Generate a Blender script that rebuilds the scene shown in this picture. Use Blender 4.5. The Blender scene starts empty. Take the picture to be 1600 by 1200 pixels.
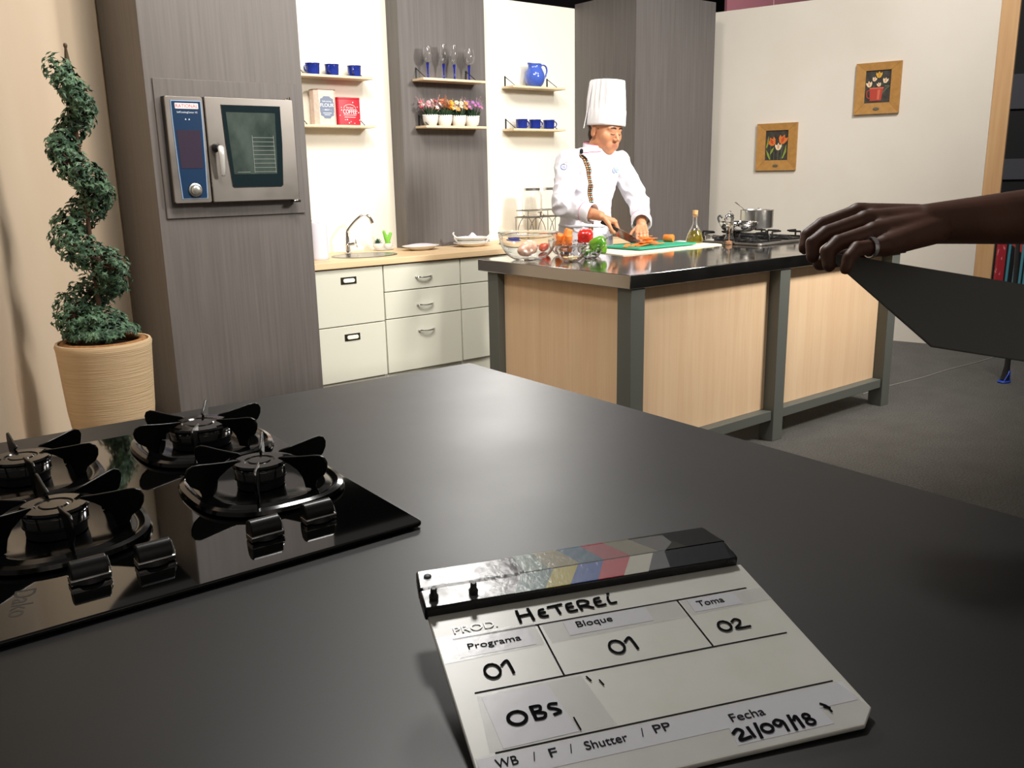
import bpy, bmesh, math, random
from math import sin, cos, pi, radians, sqrt, atan2
from mathutils import Vector, Matrix, noise
from mathutils.bvhtree import BVHTree
random.seed(7)
scn = bpy.context.scene
COL = scn.collection

# ------------------------------------------------------------------ camera, world, lights
cam_d = bpy.data.cameras.new('camera'); cam = bpy.data.objects.new('camera', cam_d); COL.objects.link(cam)
cam_d.sensor_width = 36.0; cam_d.lens = 1366.8/1600*36.0; cam_d.clip_start = 0.02; cam_d.clip_end = 100
R0 = Vector((0.78644751, -0.61738304, -0.01839831)); R1 = Vector((-0.15862041, -0.17308957, -0.97204916)); R2 = Vector((0.59694211, 0.76738399, -0.23405541))
cm = Matrix((( R0.x, -R1.x, -R2.x), (R0.y, -R1.y, -R2.y), (R0.z, -R1.z, -R2.z))).to_4x4()
cam.matrix_world = Matrix.Translation((0, 0, 1.32)) @ cm
scn.camera = cam
w = bpy.data.worlds.new('studio_dark'); scn.world = w; w.use_nodes = True
w.node_tree.nodes['Background'].inputs[0].default_value = (1.0, 0.93, 0.86, 1); w.node_tree.nodes['Background'].inputs[1].default_value = 0.09
scn.view_settings.view_transform = 'Standard'; scn.view_settings.look = 'None'
scn.view_settings.exposure = 0.3; scn.view_settings.gamma = 1.0; scn.view_settings.use_curve_mapping = False

def area(name, loc, target, size, power, color=(1, .95, .88), sy=None, spread=180):
    d = bpy.data.lights.new(name, 'AREA'); d.energy = power; d.color = color; d.size = size; d.spread = radians(spread)
    if sy: d.shape = 'RECTANGLE'; d.size_y = sy
    o = bpy.data.objects.new(name, d); COL.objects.link(o); o.location = loc
    o.rotation_euler = (Vector(target)-Vector(loc)).to_track_quat('-Z', 'Y').to_euler(); return o







area('studio_or_fill_light', (1.5, 2.6, 4.1), (2.9, 5.4, 1.7), .7, 37, (1, .97, .91), spread=110)
area('studio_or_fill_light', (3.3, 2.6, 4.3), (4.1, 5.4, 1.7), .7, 19, (1, .975, .92), spread=110)
area('studio_or_fill_light', (4.6, 0.4, 3.1), (3.8, 3.7, 1.2), .6, 38, (1, .95, .89), spread=80)
area('studio_or_fill_light', (4.6, 1.6, 4.3), (6.4, 3.5, 1.7), .6, 35, (1, .965, .93), spread=110)
area('studio_or_fill_light', (2.2, 1.8, 4.0), (.9, 4.6, 1.3), .6, 29, (1, .90, .80), spread=110)
area('studio_or_fill_light', (9.0, 5.0, 4.2), (11.0, 8.0, 3.6), .6, 60, (1, .8, .8))
area('studio_or_fill_light', (-.5, -1.2, 3.6), (0.5, -3.4, 1.2), .6, 50, (1, .93, .88), spread=120)  # added lamp: brightens the wall behind the camera for the chrome to reflect
area('studio_or_fill_light', (.2, 1.2, 3.7), (2.6, 3.2, .5), .6, 4.5, (1, .93, .86), spread=60)  # added fill from the front left, lifts the island's side panel
area('studio_backlight', (1.95, 2.85, 4.3), (.6, .5, .9), .5, 20, (1, .97, .93), spread=100)
area('studio_backlight', (4.38, 5.95, 3.0), (.9, 1.3, .9), .65, 5.5, (1, .97, .93), sy=.6, spread=60)

# ------------------------------------------------------------------ materials
MATS = {}
def mat(name, color=(.5, .5, .5), rough=.5, metal=0., **k):
    if name in MATS: return MATS[name]
    m = bpy.data.materials.new(name); m.use_nodes = True; nt = m.node_tree; b = nt.nodes['Principled BSDF']
    def n(t, **kw):
        x = nt.nodes.new(t)
        for a, v in kw.items(): setattr(x, a, v)
        return x
    L = nt.links.new
    b.inputs['Base Color'].default_value = (*color, 1); b.inputs['Roughness'].default_value = rough; b.inputs['Metallic'].default_value = metal
    if 'trans' in k: b.inputs['Transmission Weight'].default_value = k['trans']
    if 'ior' in k: b.inputs['IOR'].default_value = k['ior']
    if 'coat' in k: b.inputs['Coat Weight'].default_value = k['coat']; b.inputs['Coat Roughness'].default_value = k.get('coatr', .05)
    if 'spec' in k: b.inputs['Specular IOR Level'].default_value = k['spec']
    if 'sss' in k:
        b.inputs['Subsurface Weight'].default_value = k['sss']; b.inputs['Subsurface Radius'].default_value = (.01, .004, .002); b.inputs['Subsurface Scale'].default_value = 1
    if 'alpha' in k: b.inputs['Alpha'].default_value = k['alpha']
    if 'emit' in k: b.inputs['Emission Color'].default_value = (*color, 1); b.inputs['Emission Strength'].default_value = k['emit']
    if 'aniso' in k: b.inputs['Anisotropic'].default_value = k['aniso']
    # streak/noise: k['var']=(color2, scale3, detail, contrast lo, hi)
    tc = n('ShaderNodeTexCoord'); 
    def nz(scale, detail=4, rough_=.55, coord='Object'):
        mp = n('ShaderNodeMapping'); mp.inputs['Scale'].default_value = scale; L(tc.outputs[coord], mp.inputs[0])
        x = n('ShaderNodeTexNoise'); x.inputs['Scale'].default_value = 1; x.inputs['Detail'].default_value = detail; x.inputs['Roughness'].default_value = rough_
        L(mp.outputs[0], x.inputs['Vector']); return x
    if 'var' in k:
        c2, sc, lo, hi = k['var']
        x = nz(sc, k.get('detail', 4)); r = n('ShaderNodeValToRGB'); r.color_ramp.elements[0].position = lo; r.color_ramp.elements[1].position = hi
        r.color_ramp.elements[0].color = (*color, 1); r.color_ramp.elements[1].color = (*c2, 1)
        L(x.outputs['Fac'], r.inputs[0]); out = r.outputs[0]
        if 'var2' in k:
            c3, sc3, lo3, hi3, amt = k['var2']
            y = nz(sc3, 3); r2 = n('ShaderNodeValToRGB'); r2.color_ramp.elements[0].position = lo3; r2.color_ramp.elements[1].position = hi3
            r2.color_ramp.elements[0].color = (0, 0, 0, 1); r2.color_ramp.elements[1].color = (amt, amt, amt, 1); L(y.outputs['Fac'], r2.inputs[0])
            mx = n('ShaderNodeMixRGB'); L(r2.outputs[0], mx.inputs[0]); L(out, mx.inputs[1]); mx.inputs[2].default_value = (*c3, 1); out = mx.outputs[0]
        L(out, b.inputs['Base Color'])
    if 'bump' in k:
        sc, st, dist = k['bump']; x = nz(sc, k.get('bdetail', 4)); bp = n('ShaderNodeBump'); bp.inputs['Strength'].default_value = st; bp.inputs['Distance'].default_value = dist
        L(x.outputs['Fac'], bp.inputs['Height']); L(bp.outputs[0], b.inputs['Normal'])
    if 'rvar' in k:
        sc, lo, hi = k['rvar']; x = nz(sc, 4); mr = n('ShaderNodeMapRange'); mr.inputs['To Min'].default_value = lo; mr.inputs['To Max'].default_value = hi
        mr.inputs['From Min'].default_value = .3; mr.inputs['From Max'].default_value = .7
        L(x.outputs['Fac'], mr.inputs['Value']); L(mr.outputs[0], b.inputs['Roughness'])
    MATS[name] = m; return m

def S(h):  # sRGB hex -> linear
    c = [int(h[i:i+2], 16)/255 for i in (0, 2, 4)]
    return tuple(x/12.92 if x <= .04045 else ((x+.055)/1.055)**2.4 for x in c)

M_wall = mat('painted_wall', S('efeadb'), .75)
M_wallr = mat('painted_flat', S('dcd4c6'), .7, var=(S('e2dacd'), (1.5, 1.5, 1.5), .35, .65))
M_beige = mat('beige_wall', S('d3bfa6'), .8, var=(S('dac8b0'), (1.2, 1.2, .5), .35, .65))
M_lam = mat('grey_wood_laminate', S('595452'), .5, var=(S('67625f'), (70, 70, 1.8), .3, .7), var2=(S('524d4b'), (7, 7, .6), .45, .8, .35), detail=6)
M_carpet = mat('charcoal_carpet', S('4b4a47'), .95, var=(S('6c6a65'), (120, 120, 120), .35, .7), var2=(S('4a4844'), (6, 6, 6), .4, .7, .4), bump=((160, 160, 160), .5, .006))
M_table = mat('black_table_laminate', S('1c1c1d'), .42, rvar=((3, 3, 3), .40, .45), bump=((300, 300, 300), .05, .0005))
M_steel = mat('brushed_steel', S('918c86'), .38, 1.0, rvar=((4, 160, 4), .32, .44))
M_steeltop = mat('polished_steel_top', S('b4b3b0'), .10, 1.0, rvar=((8, 8, 8), .07, .14))
M_chrome = mat('chrome', S('d8d8d6'), .07, 1.0)
M_alu = mat('aluminium', S('c9c9c7'), .28, 1.0)
M_frame = mat('grey_green_paint', S('62655f'), .55)
M_beech = mat('beech_panel', S('ecc8a0'), .5, var=(S('f4d5ae'), (14, 14, .8), .3, .7), var2=(S('e0b88e'), (70, 70, 2.5), .45, .8, .45))
M_worktop = mat('oak_worktop', S('d9b88c'), .45, var=(S('e6cba4'), (2, 30, 30), .3, .7))
M_shelf = mat('pale_shelf_wood', S('dcc49e'), .5, var=(S('ead6b4'), (3, 50, 50), .3, .7))
M_cab = mat('cream_cabinet', S('d6d6c7'), .38)
M_gap = mat('dark_gap', S('8d8c80'), .8)
M_black = mat('black_metal', S('1c1c1e'), .45)
M_blackgl = mat('black_glass', S('050505'), .03, coat=.3)
M_enamel = mat('black_enamel', S('070707'), .12)
M_matblack = mat('black_cast_iron', S('080808'), .5)
M_blueE = mat('blue_enamel', S('1d2f86'), .18, coat=.4)
M_jug = mat('blue_glaze', S('4763c0'), .16, coat=.4)
M_white = mat('white_ceramic', S('e4e1da'), .25)
M_glass = mat('clear_glass', (1, 1, 1), .0, trans=1.0, ior=1.45)
M_cobalt = mat('cobalt_glass', S('2030b0'), .05, trans=.6, ior=1.45)
M_pine = mat('timber', S('d1a878'), .6, var=(S('c09465'), (25, 25, 1.2), .35, .75))
M_oakframe = mat('golden_oak_frame', S('b98846'), .5, var=(S('a5763a'), (25, 25, 5), .35, .75))
M_print = mat('black_print', S('26262a'), .9, spec=.1)
M_marker = mat('black_marker', S('0c0c10'), .9, spec=.1)
M_paper = mat('white_paper', S('d4d4dc'), .45)
M_tape = mat('clear_tape', S('e8e8e8'), .12, alpha=.22)
M_slate = mat('acrylic_slate', S('d8d8d0'), .33, var=(S('d2d2c8'), (20, 20, 20), .4, .7))
M_skin = mat('skin', S('c98d68'), .45, sss=.08, var=(S('bd7f5b'), (14, 14, 14), .35, .7))
M_skin2 = mat('dark_skin', S('66402f'), .5, sss=.05, var=(S('583525'), (14, 14, 14), .35, .7))
M_lip = mat('lip_skin', S('b87560'), .5)
M_hair = mat('dark_brown_hair', S('2a1d16'), .5)
M_cotton = mat('white_cotton', S('dddbe2'), .8, bump=((90, 90, 90), .12, .002))
M_hat = mat('white_paper_hat', S('e6e4e6'), .7)
M_pinkp = mat('pink_piping', S('d2487c'), .6)
M_orange = mat('carrot_orange', S('ee7a2c'), .4, var=(S('f08a3c'), (40, 40, 40), .35, .7))
M_red = mat('red_pepper_skin', S('c8241a'), .18, coat=.4)
M_green = mat('green_pepper_skin', S('6fa428'), .2, coat=.4, var=(S('3f7f24'), (25, 25, 25), .4, .65))
M_board = mat('green_plastic_board', S('2a9a78'), .5)
M_towel = mat('cream_cloth', S('e6dcc4'), .9, bump=((200, 200, 200), .3, .002))
M_chicken = mat('raw_chicken', S('e0a890'), .25, coat=.3, sss=.1, var=(S('edc3ab'), (30, 30, 30), .35, .65))
M_leaf = mat('ivy_leaf', S('2a4a36'), .5, var=(S('6b9070'), (22, 22, 22), .42, .66), var2=(S('1d3626'), (40, 40, 40), .5, .7, .6))
M_leafd = mat('dark_green_leaf', S('24452c'), .5)
M_twig = mat('twig_brown', S('4f3a2c'), .8)
M_pot = mat('ribbed_beige_pot', S('e0c6a0'), .65, bump=((6, 6, 190), .6, .004), var=(S('d8bc94'), (4, 4, 120), .35, .65))
M_blue = mat('panel_blue', S('17314f'), .25)
M_screen = mat('dark_screen', S('38303f'), .15)
M_ltblue = mat('pale_blue_trim', S('8ea9cc'), .3)
M_darkwin = mat('dark_window_border', S('162226'), .1)

# ------------------------------------------------------------------ mesh builder
class MB:
    def __init__(s): s.v = []; s.f = []; s.mi = []; s.cur = 0
    def add(s, vs, fs):
        o = len(s.v); s.v += [Vector(p) for p in vs]; s.f += [[i+o for i in f] for f in fs]; s.mi += [s.cur]*len(fs); return s
    def box(s, lo, hi, rot=None, piv=None):
        x0, y0, z0 = lo; x1, y1, z1 = hi
        vs = [Vector(p) for p in ((x0, y0, z0), (x1, y0, z0), (x1, y1, z0), (x0, y1, z0), (x0, y0, z1), (x1, y0, z1), (x1, y1, z1), (x0, y1, z1))]
        if rot is not None:
            c = Vector(piv) if piv is not None else sum(vs, Vector())/8
            vs = [c+rot@(p-c) for p in vs]
        return s.add(vs, [(0, 3, 2, 1), (4, 5, 6, 7), (0, 1, 5, 4), (1, 2, 6, 5), (2, 3, 7, 6), (3, 0, 4, 7)])
    def lathe(s, prof, c=(0, 0, 0), n=32, axis=None, sx=1, sy=1, closed=False):
        c = Vector(c); q = Vector((0, 0, 1)).rotation_difference(Vector(axis)) if axis is not None else None
        vs = []; fs = []; m = len(prof)
        for r, z in prof:
            for i in range(n):
                p = Vector((r*cos(2*pi*i/n)*sx, r*sin(2*pi*i/n)*sy, z)); vs.append(c+(q@p if q else p))
        for j in range(m-1):
            for i in range(n): fs.append((j*n+i, j*n+(i+1) % n, (j+1)*n+(i+1) % n, (j+1)*n+i))
        if closed:
            for i in range(n): fs.append(((m-1)*n+i, (m-1)*n+(i+1) % n, (i+1) % n, i))
        else:
            if prof[0][0] > 1e-6: fs.append(tuple(reversed(range(n))))
            if prof[-1][0] > 1e-6: fs.append(tuple((m-1)*n+i for i in range(n)))
        return s.add(vs, fs)
    def cyl(s, a, b, r, r2=None, n=16):
        a = Vector(a); b = Vector(b); h = (b-a).length
        return s.lathe([(r, 0), (r2 if r2 is not None else r, h)], a, n, (b-a).normalized())
    def tube(s, pts, r, n=8, closed=False, flat=1.0, up=None):
        P = [Vector(p) for p in pts]; m = len(P); vs = []; fs = []; prev = None
        for i, p in enumerate(P):
            if closed: t = (P[(i+1) % m]-P[i-1])
            else: t = (P[min(i+1, m-1)]-P[max(i-1, 0)])
            t = t.normalized() if t.length > 1e-9 else Vector((0, 0, 1))
            if up is not None: a = Vector(up)
            else: a = prev if prev is not None else (Vector((0, 0, 1)) if abs(t.z) < .9 else Vector((1, 0, 0)))
            x = a-t*a.dot(t); x = x.normalized() if x.length > 1e-6 else t.orthogonal().normalized(); prev = x; y = t.cross(x)
            rr = r[i] if isinstance(r, (list, tuple)) else r
            for k in range(n): vs.append(p+x*rr*flat*cos(2*pi*k/n)+y*rr*sin(2*pi*k/n))
        for j in range(m-1 if not closed else m):
            a0 = j*n; b0 = ((j+1) % m)*n
            for k in range(n): fs.append((a0+k, a0+(k+1) % n, b0+(k+1) % n, b0+k))
        if not closed: fs.append(tuple(reversed(range(n)))); fs.append(tuple((m-1)*n+k for k in range(n)))
        return s.add(vs, fs)
    def prism(s, poly, h, M=None, z0=0.0):   # poly in xy, extruded z0..z0+h, M maps to parent space
        n = len(poly); vs = [Vector((x, y, z0)) for x, y in poly]+[Vector((x, y, z0+h)) for x, y in poly]
        if M is not None: vs = [M@p for p in vs]
        return s.add(vs, [tuple(reversed(range(n))), tuple(range(n, 2*n))]+[(i, (i+1) % n, n+(i+1) % n, n+i) for i in range(n)])
    def ball(s, c, r, n=16, m=10, sc=(1, 1, 1), rot=None):
        prof = []; vs = []; fs = []; c = Vector(c)
        for j in range(m+1):
            a = -pi/2+pi*j/m
            for i in range(n):
                p = Vector((cos(a)*cos(2*pi*i/n)*r*sc[0], cos(a)*sin(2*pi*i/n)*r*sc[1], sin(a)*r*sc[2]))
                if rot is not None: p = rot@p
                vs.append(c+p)
        for j in range(m):
            for i in range(n): fs.append((j*n+i, j*n+(i+1) % n, (j+1)*n+(i+1) % n, (j+1)*n+i))
        return s.add(vs, fs)
    def caps(s, a, b, ra, rb, n=16, k=5):
        a = Vector(a); b = Vector(b); h = (b-a).length
        if h < 1e-6: return s.ball(a, ra)
        prof = [(ra*cos(-pi/2+pi/2*i/k)+1e-5, ra*sin(-pi/2+pi/2*i/k)) for i in range(k+1)]+[(rb*cos(pi/2*i/k)+1e-5, h+rb*sin(pi/2*i/k)) for i in range(k+1)]
        return s.lathe(prof, a, n, (b-a).normalized())
    def loft(s, rings, n=28):   # rings: (center, xaxis*rx, yaxis*ry)
        vs = []; fs = []; m = len(rings)
        for c, ax, ay in rings:
            for i in range(n): vs.append(Vector(c)+Vector(ax)*cos(2*pi*i/n)+Vector(ay)*sin(2*pi*i/n))
        for j in range(m-1):
            for i in range(n): fs.append((j*n+i, j*n+(i+1) % n, (j+1)*n+(i+1) % n, (j+1)*n+i))
        fs.append(tuple(reversed(range(n)))); fs.append(tuple((m-1)*n+i for i in range(n)))
        return s.add(vs, fs)
    def text(s, body, size, M, depth=.0003, align='LEFT', xs=1.0):
        cu = bpy.data.curves.new('t', 'FONT'); cu.body = body; cu.size = size; cu.extrude = depth/2; cu.align_x = align
        o = bpy.data.objects.new('t', cu); COL.objects.link(o)
        dg = bpy.context.evaluated_depsgraph_get(); me = bpy.data.meshes.new_from_object(o.evaluated_get(dg))
        s.add([M@Vector((v.co.x*xs, v.co.y, v.co.z+depth/2)) for v in me.vertices], [tuple(p.vertices) for p in me.polygons])
        bpy.data.objects.remove(o); bpy.data.curves.remove(cu); bpy.data.meshes.remove(me); return s
    def stroke(s, pts, wd, M, h=.0004, sub=6):  # smooth marker stroke in a plane
        P = [Vector((p[0], p[1], 0)) for p in pts]
        if len(P) > 2:
            Q = []
            for i in range(len(P)-1):
                p0 = P[max(i-1, 0)]; p1 = P[i]; p2 = P[i+1]; p3 = P[min(i+2, len(P)-1)]
                for k in range(sub):
                    t = k/sub; Q.append(.5*((2*p1)+(-p0+p2)*t+(2*p0-5*p1+4*p2-p3)*t*t+(-p0+3*p1-3*p2+p3)*t**3))
            Q.append(P[-1]); P = Q
        vs = []; 
        L = []; Rr = []
        for i, p in enumerate(P):
            t = (P[min(i+1, len(P)-1)]-P[max(i-1, 0)]); t = t.normalized() if t.length > 0 else Vector((1, 0, 0)); nn = Vector((-t.y, t.x, 0))*wd/2
            e = t*wd*.35*(-1 if i == 0 else (1 if i == len(P)-1 else 0))
            L.append(p+nn+e); Rr.append(p-nn+e)
        n = len(P); vs = [M@(p+Vector((0, 0, z))) for z in (0, h) for p in L+Rr]; fs = []
        for i in range(n-1):
            a, b, c, d = i, i+1, n+i+1, n+i
            fs.append((2*n+a, 2*n+d, 2*n+c, 2*n+b)); fs.append((a, b, c, d)); fs.append((a, 2*n+a, 2*n+b, b)); fs.append((d, c, 2*n+c, 2*n+d))
        return s.add(vs, fs)
    def build(s, name, m, parent=None, bevel=0, smooth=True, ang=40, seg=2, sub=0, kind=None, label=None):
        me = bpy.data.meshes.new(name); me.from_pydata([tuple(p) for p in s.v], [], s.f)
        ms = m if isinstance(m, (list, tuple)) else [m]
        for x in ms: me.materials.append(x)
        if len(ms) > 1:
            for p, i in zip(me.polygons, s.mi): p.material_index = i
        bm = bmesh.new(); bm.from_mesh(me); bmesh.ops.remove_doubles(bm, verts=bm.verts, dist=1e-6); bmesh.ops.recalc_face_normals(bm, faces=bm.faces); bm.to_mesh(me); bm.free()
        if smooth: me.shade_smooth(); me.set_sharp_from_angle(angle=radians(ang))
        o = bpy.data.objects.new(name, me); COL.objects.link(o)
        if parent is not None: o.parent = parent
        if bevel:
            b = o.modifiers.new('bevel', 'BEVEL'); b.width = bevel; b.segments = seg; b.limit_method = 'ANGLE'; b.angle_limit = radians(40); b.harden_normals = False
        if sub: q = o.modifiers.new('sub', 'SUBSURF'); q.levels = sub; q.render_levels = sub
        if kind: o['kind'] = kind
        if label: o['label'] = label
        return o
def tag(o, label, cat, group=None):
    o['label'] = label; o['category'] = cat
    if group: o['group'] = group
    return o
def thing(name, loc, label, cat, rz=0, group=None):
    o = bpy.data.objects.new(name, None); o.empty_display_size = .05; COL.objects.link(o); o.location = loc; o.rotation_euler = (0, 0, rz)
    return tag(o, label, cat, group)
def copy_thing(root, loc, rz=None, label=None):
    def cp(o, par):
        c = o.copy(); COL.objects.link(c); c.parent = par
        for ch in list(o.children): cp(ch, c)
        return c
    r = cp(root, None); r.location = loc
    if rz is not None: r.rotation_euler = (0, 0, rz)
    if label: r['label'] = label
    return r
def struct(mb, name, m, **k): return mb.build(name, m, kind='structure', **k)
def rotz(a): return Matrix.Rotation(a, 3, 'Z')
def rounded(x0, y0, x1, y1, r, n=5):
    P = []
    for cx, cy, a in ((x1-r, y0+r, -pi/2), (x1-r, y1-r, 0), (x0+r, y1-r, pi/2), (x0+r, y0+r, pi)):
        for i in range(n+1): P.append((cx+r*cos(a+pi/2*i/n), cy+r*sin(a+pi/2*i/n)))
    return P

# ------------------------------------------------------------------ setting
WY = 5.40   # back wall
struct(MB().box((-6, -4, -.05), (14, 12, 0)), 'floor', M_carpet)
struct(MB().box((-6, 11.9, 0), (14, 12, 6)), 'wall_studio_back', mat('black_drape', S('0b0b0d'), .9))
struct(MB().box((-6, -3.6, 0), (6, -3.5, 4)), 'wall_studio_front', mat('studio_grey', S('8a8682'), .8, var=(S('b8b2ac'), (2.2, 2.2, .2), .48, .52)))
struct(MB().box((13.9, -4, 0), (14, 12, 6)), 'wall_studio_right', mat('black_drape'))
struct(MB().box((1.40, WY, 0), (4.885, WY+.04, 2.55)), 'wall_back', M_wall)
# curved beige wall on the left
pts = [(1.41, 5.47), (1.36, 5.40), (1.22, 5.22), (1.0, 4.93), (.80, 4.60), (.64, 4.25), (.52, 3.85), (.43, 3.4), (.35, 2.9), (.27, 2.45), (.05, 2.2), (-.4, 2.15)]
def catmull(P, sub=8):
    P = [Vector((*p, 0)) if len(p) == 2 else Vector(p) for p in P]; Q = []
    for i in range(len(P)-1):
        p0 = P[max(i-1, 0)]; p1 = P[i]; p2 = P[i+1]; p3 = P[min(i+2, len(P)-1)]
        for k in range(sub):
            t = k/sub; Q.append(.5*((2*p1)+(-p0+p2)*t+(2*p0-5*p1+4*p2-p3)*t*t+(-p0+3*p1-3*p2+p3)*t**3))
    Q.append(P[-1]); return Q
Q = catmull(pts, 8); mb = MB(); vs = []; n = len(Q)
for z in (0, 2.75):
    for off in (0, .03):
        for i, p in enumerate(Q):
            t = (Q[min(i+1, n-1)]-Q[max(i-1, 0)]).normalized(); nn = Vector((t.y, -t.x, 0)); vs.append(p+nn*off+Vector((0, 0, z)))
fs = []
for i in range(n-1):
    fs += [(i, i+1, 2*n+i+1, 2*n+i), (n+i, 3*n+i, 3*n+i+1, n+i+1), (2*n+i, 2*n+i+1, 3*n+i+1, 3*n+i), (i, n+i, n+i+1, i+1)]
fs += [(0, 2*n, 3*n, n), (n-1, 2*n-1, 4*n-1, 3*n-1)]
mb.add(vs, fs); struct(mb, 'wall_left', M_beige)
# angled right flat with timber edge
BO = Vector((6.485, 3.344, 0)); WE = Vector((.2756, -.9613, 0)); WN = Vector((-.9613, -.2756, 0))   # WN towards the kitchen
WM = Matrix(((WE.x, 0, WN.x, BO.x), (WE.y, 0, WN.y, BO.y), (0, 1, 0, 0), (0, 0, 0, 1)))             # local (s, z, out)
struct(MB().prism([(-1.95, 0), (.397, 0), (.397, 2.56), (-1.95, 2.56)], .03, WM, -.03), 'wall_right', M_wallr)
mb = MB().prism([(.398, 0), (.51, 0), (.51, 2.6), (.398, 2.6)], .045, WM, -.05); struct(mb, 'trim_1', M_pine)
struct(MB().prism([(.37, .0), (.398, 0), (.398, 2.6), (.37, 2.6)], .03, WM, -.075), 'trim_2', M_pine)
# far pink studio wall seen over the flat
struct(MB().box((9.95, 8.0, 2.2), (10.95, 8.04, 5.2)), 'wall_pink_left', mat('pink_drape', S('a8737c'), .8))
struct(MB().box((10.98, 8.0, 2.2), (13.8, 8.04, 5.2)), 'wall_pink_right', mat('pink_drape'))
struct(MB().box((10.95, 8.01, 2.2), (10.98, 8.05, 5.2)), 'trim_3', mat('white_batten', S('d8c8c4'), .7))
# carpet seam
mb = MB(); P = [Vector((x, 2.70-.03*(x-5)+.006*sin(x*9), .002)) for x in [4.75+.08*i for i in range(22)]]
mb.tube(P, .0035, 5); struct(mb, 'trim_4', mat('carpet_seam', S('8c8a84'), .9))

# columns clad in grey laminate
o = MB().box((1.39, 4.70, 0), (2.228, WY, 2.72)).build('oven_column', M_lam); tag(o, 'grey wood laminate tall column holding the built-in oven', 'column')
MB().prism([(1.425, 1.124), (2.19, 1.124), (2.19, 1.815), (1.425, 1.815)], .012, Matrix(((1, 0, 0, 0), (0, 0, -1, 4.70), (0, 1, 0, 0), (0, 0, 0, 1)))).build('oven_surround_panel', M_lam, o, bevel=.003)
o = MB().box((3.197, 5.25, 0), (3.897, WY, 2.56)).build('wall_column', M_lam); tag(o, 'grey wood laminate column behind the wine glasses and flower pots', 'column')
o = MB().box((4.887, 4.742, 0), (5.765, WY, 2.58)).build('corner_column', M_lam); tag(o, 'grey wood laminate corner column behind the chef', 'column')

# ------------------------------------------------------------------ back counter
ZT = .826
o = MB().prism([(2.232, 4.73), (2.45, 4.73), (2.56, 4.73), (4.885, 4.73), (4.885, WY), (3.9, WY), (3.9, 5.248), (3.195, 5.248), (3.195, WY), (2.232, WY)], .036, None, ZT-.036).build('wooden_worktop', M_worktop, bevel=.002)
tag(o, 'pale oak worktop with a steel sink against the back wall', 'worktop')
# oval inset sink (rim and shallow bowl standing in the worktop)
sk = thing('kitchen_sink', (2.735, 5.03, ZT), 'oval stainless steel sink set in the oak worktop', 'sink')
MB().lathe([(.200, .0005), (.208, .004), (.214, .004), (.220, .0008)], n=48, sx=1, sy=.80, closed=True).build('rim', M_steel, sk, smooth=True)
MB().lathe([(0, .0012), (.06, .0012), (.15, .0014), (.185, .002), (.2, .0035), (.201, .0005), (0, .0004)], n=48, sx=1, sy=.80).build('bowl', mat('shaded_sink_steel', S('85868a'), .25, 1.0), sk)  # steel colour darkened to stand for the shade of a recessed bowl
# cabinets
def yz(y): return Matrix(((1, 0, 0, 0), (0, 0, -1, y), (0, 1, 0, 0), (0, 0, 0, 1)))
def cabinet(x0, x1, splits, label, handles):
    c = thing('kitchen_cabinet', ((x0+x1)/2, 4.77, 0), label, 'cabinet', group='cream cabinets under the oak worktop'); cx = (x0+x1)/2
    MB().box((x0-cx, 0, .0), (x1-cx, .47, .79)).build('body', M_cab, c)
    for (z0, z1), h in zip(splits, handles):
        d = MB().box((x0-cx+.003, -.02, z0), (x1-cx-.003, -.0005, z1)).build('drawer_front', M_cab, c, bevel=.002)
        zc = h[1] if h else 0
        if h and h[0] == 'bar':
            hx = h[2]-cx
            P = [Vector((hx-.056, -.02, zc)), Vector((hx-.054, -.036, zc))]+[Vector((hx-.05+.1*i/8, -.038-.008*sin(pi*i/8), zc-.004*sin(pi*i/8))) for i in range(9)]+[Vector((hx+.054, -.036, zc)), Vector((hx+.056, -.02, zc))]
            MB().tube(P, .006, 8, flat=.8).build('handle', M_chrome, d)
        elif h:
            hx = h[2]-cx; M = yz(-.02)@Matrix.Translation((hx, zc, 0))
            MB().prism([(-.052, -.021), (.052, -.021), (.052, .021), (-.052, .021)], .003, M).build('handle_plate', mat('dark_brass', S('4c4a40'), .35, .9), d)
            MB().prism([(x*1.0, y) for x, y in rounded(-.038, -.012, .038, .012, .011)], .008, M, .003).build('handle_cup', mat('cup_inner', S('efeee4'), .35), d, bevel=.002)
    return c
cabinet(2.232, 2.703, [(.099, .436), (.442, .780)], 'cream cabinet with two deep drawers and recessed handles under the sink', [('cup', .367, 2.468), ('cup', .712, 2.465)])
cabinet(2.706, 3.281, [(.101, .441), (.447, .613), (.619, .780)], 'cream cabinet with three drawers and arched bar handles', [('bar', .351, 3.001), ('bar', .517, 2.998), ('bar', .694, 2.996)])
cabinet(3.284, 3.86, [(.103, .441), (.447, .613), (.619, .780)], 'cream drawer cabinet partly hidden behind the steel island', [('bar', .351, 3.58), ('bar', .517, 3.58), ('bar', .694, 3.58)])
cabinet(3.863, 4.88, [(.103, .441), (.447, .613), (.619, .780)], 'cream drawer cabinet hidden behind the chef', [('bar', .351, 4.3), ('bar', .517, 4.3), ('bar', .694, 4.3)])

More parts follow.
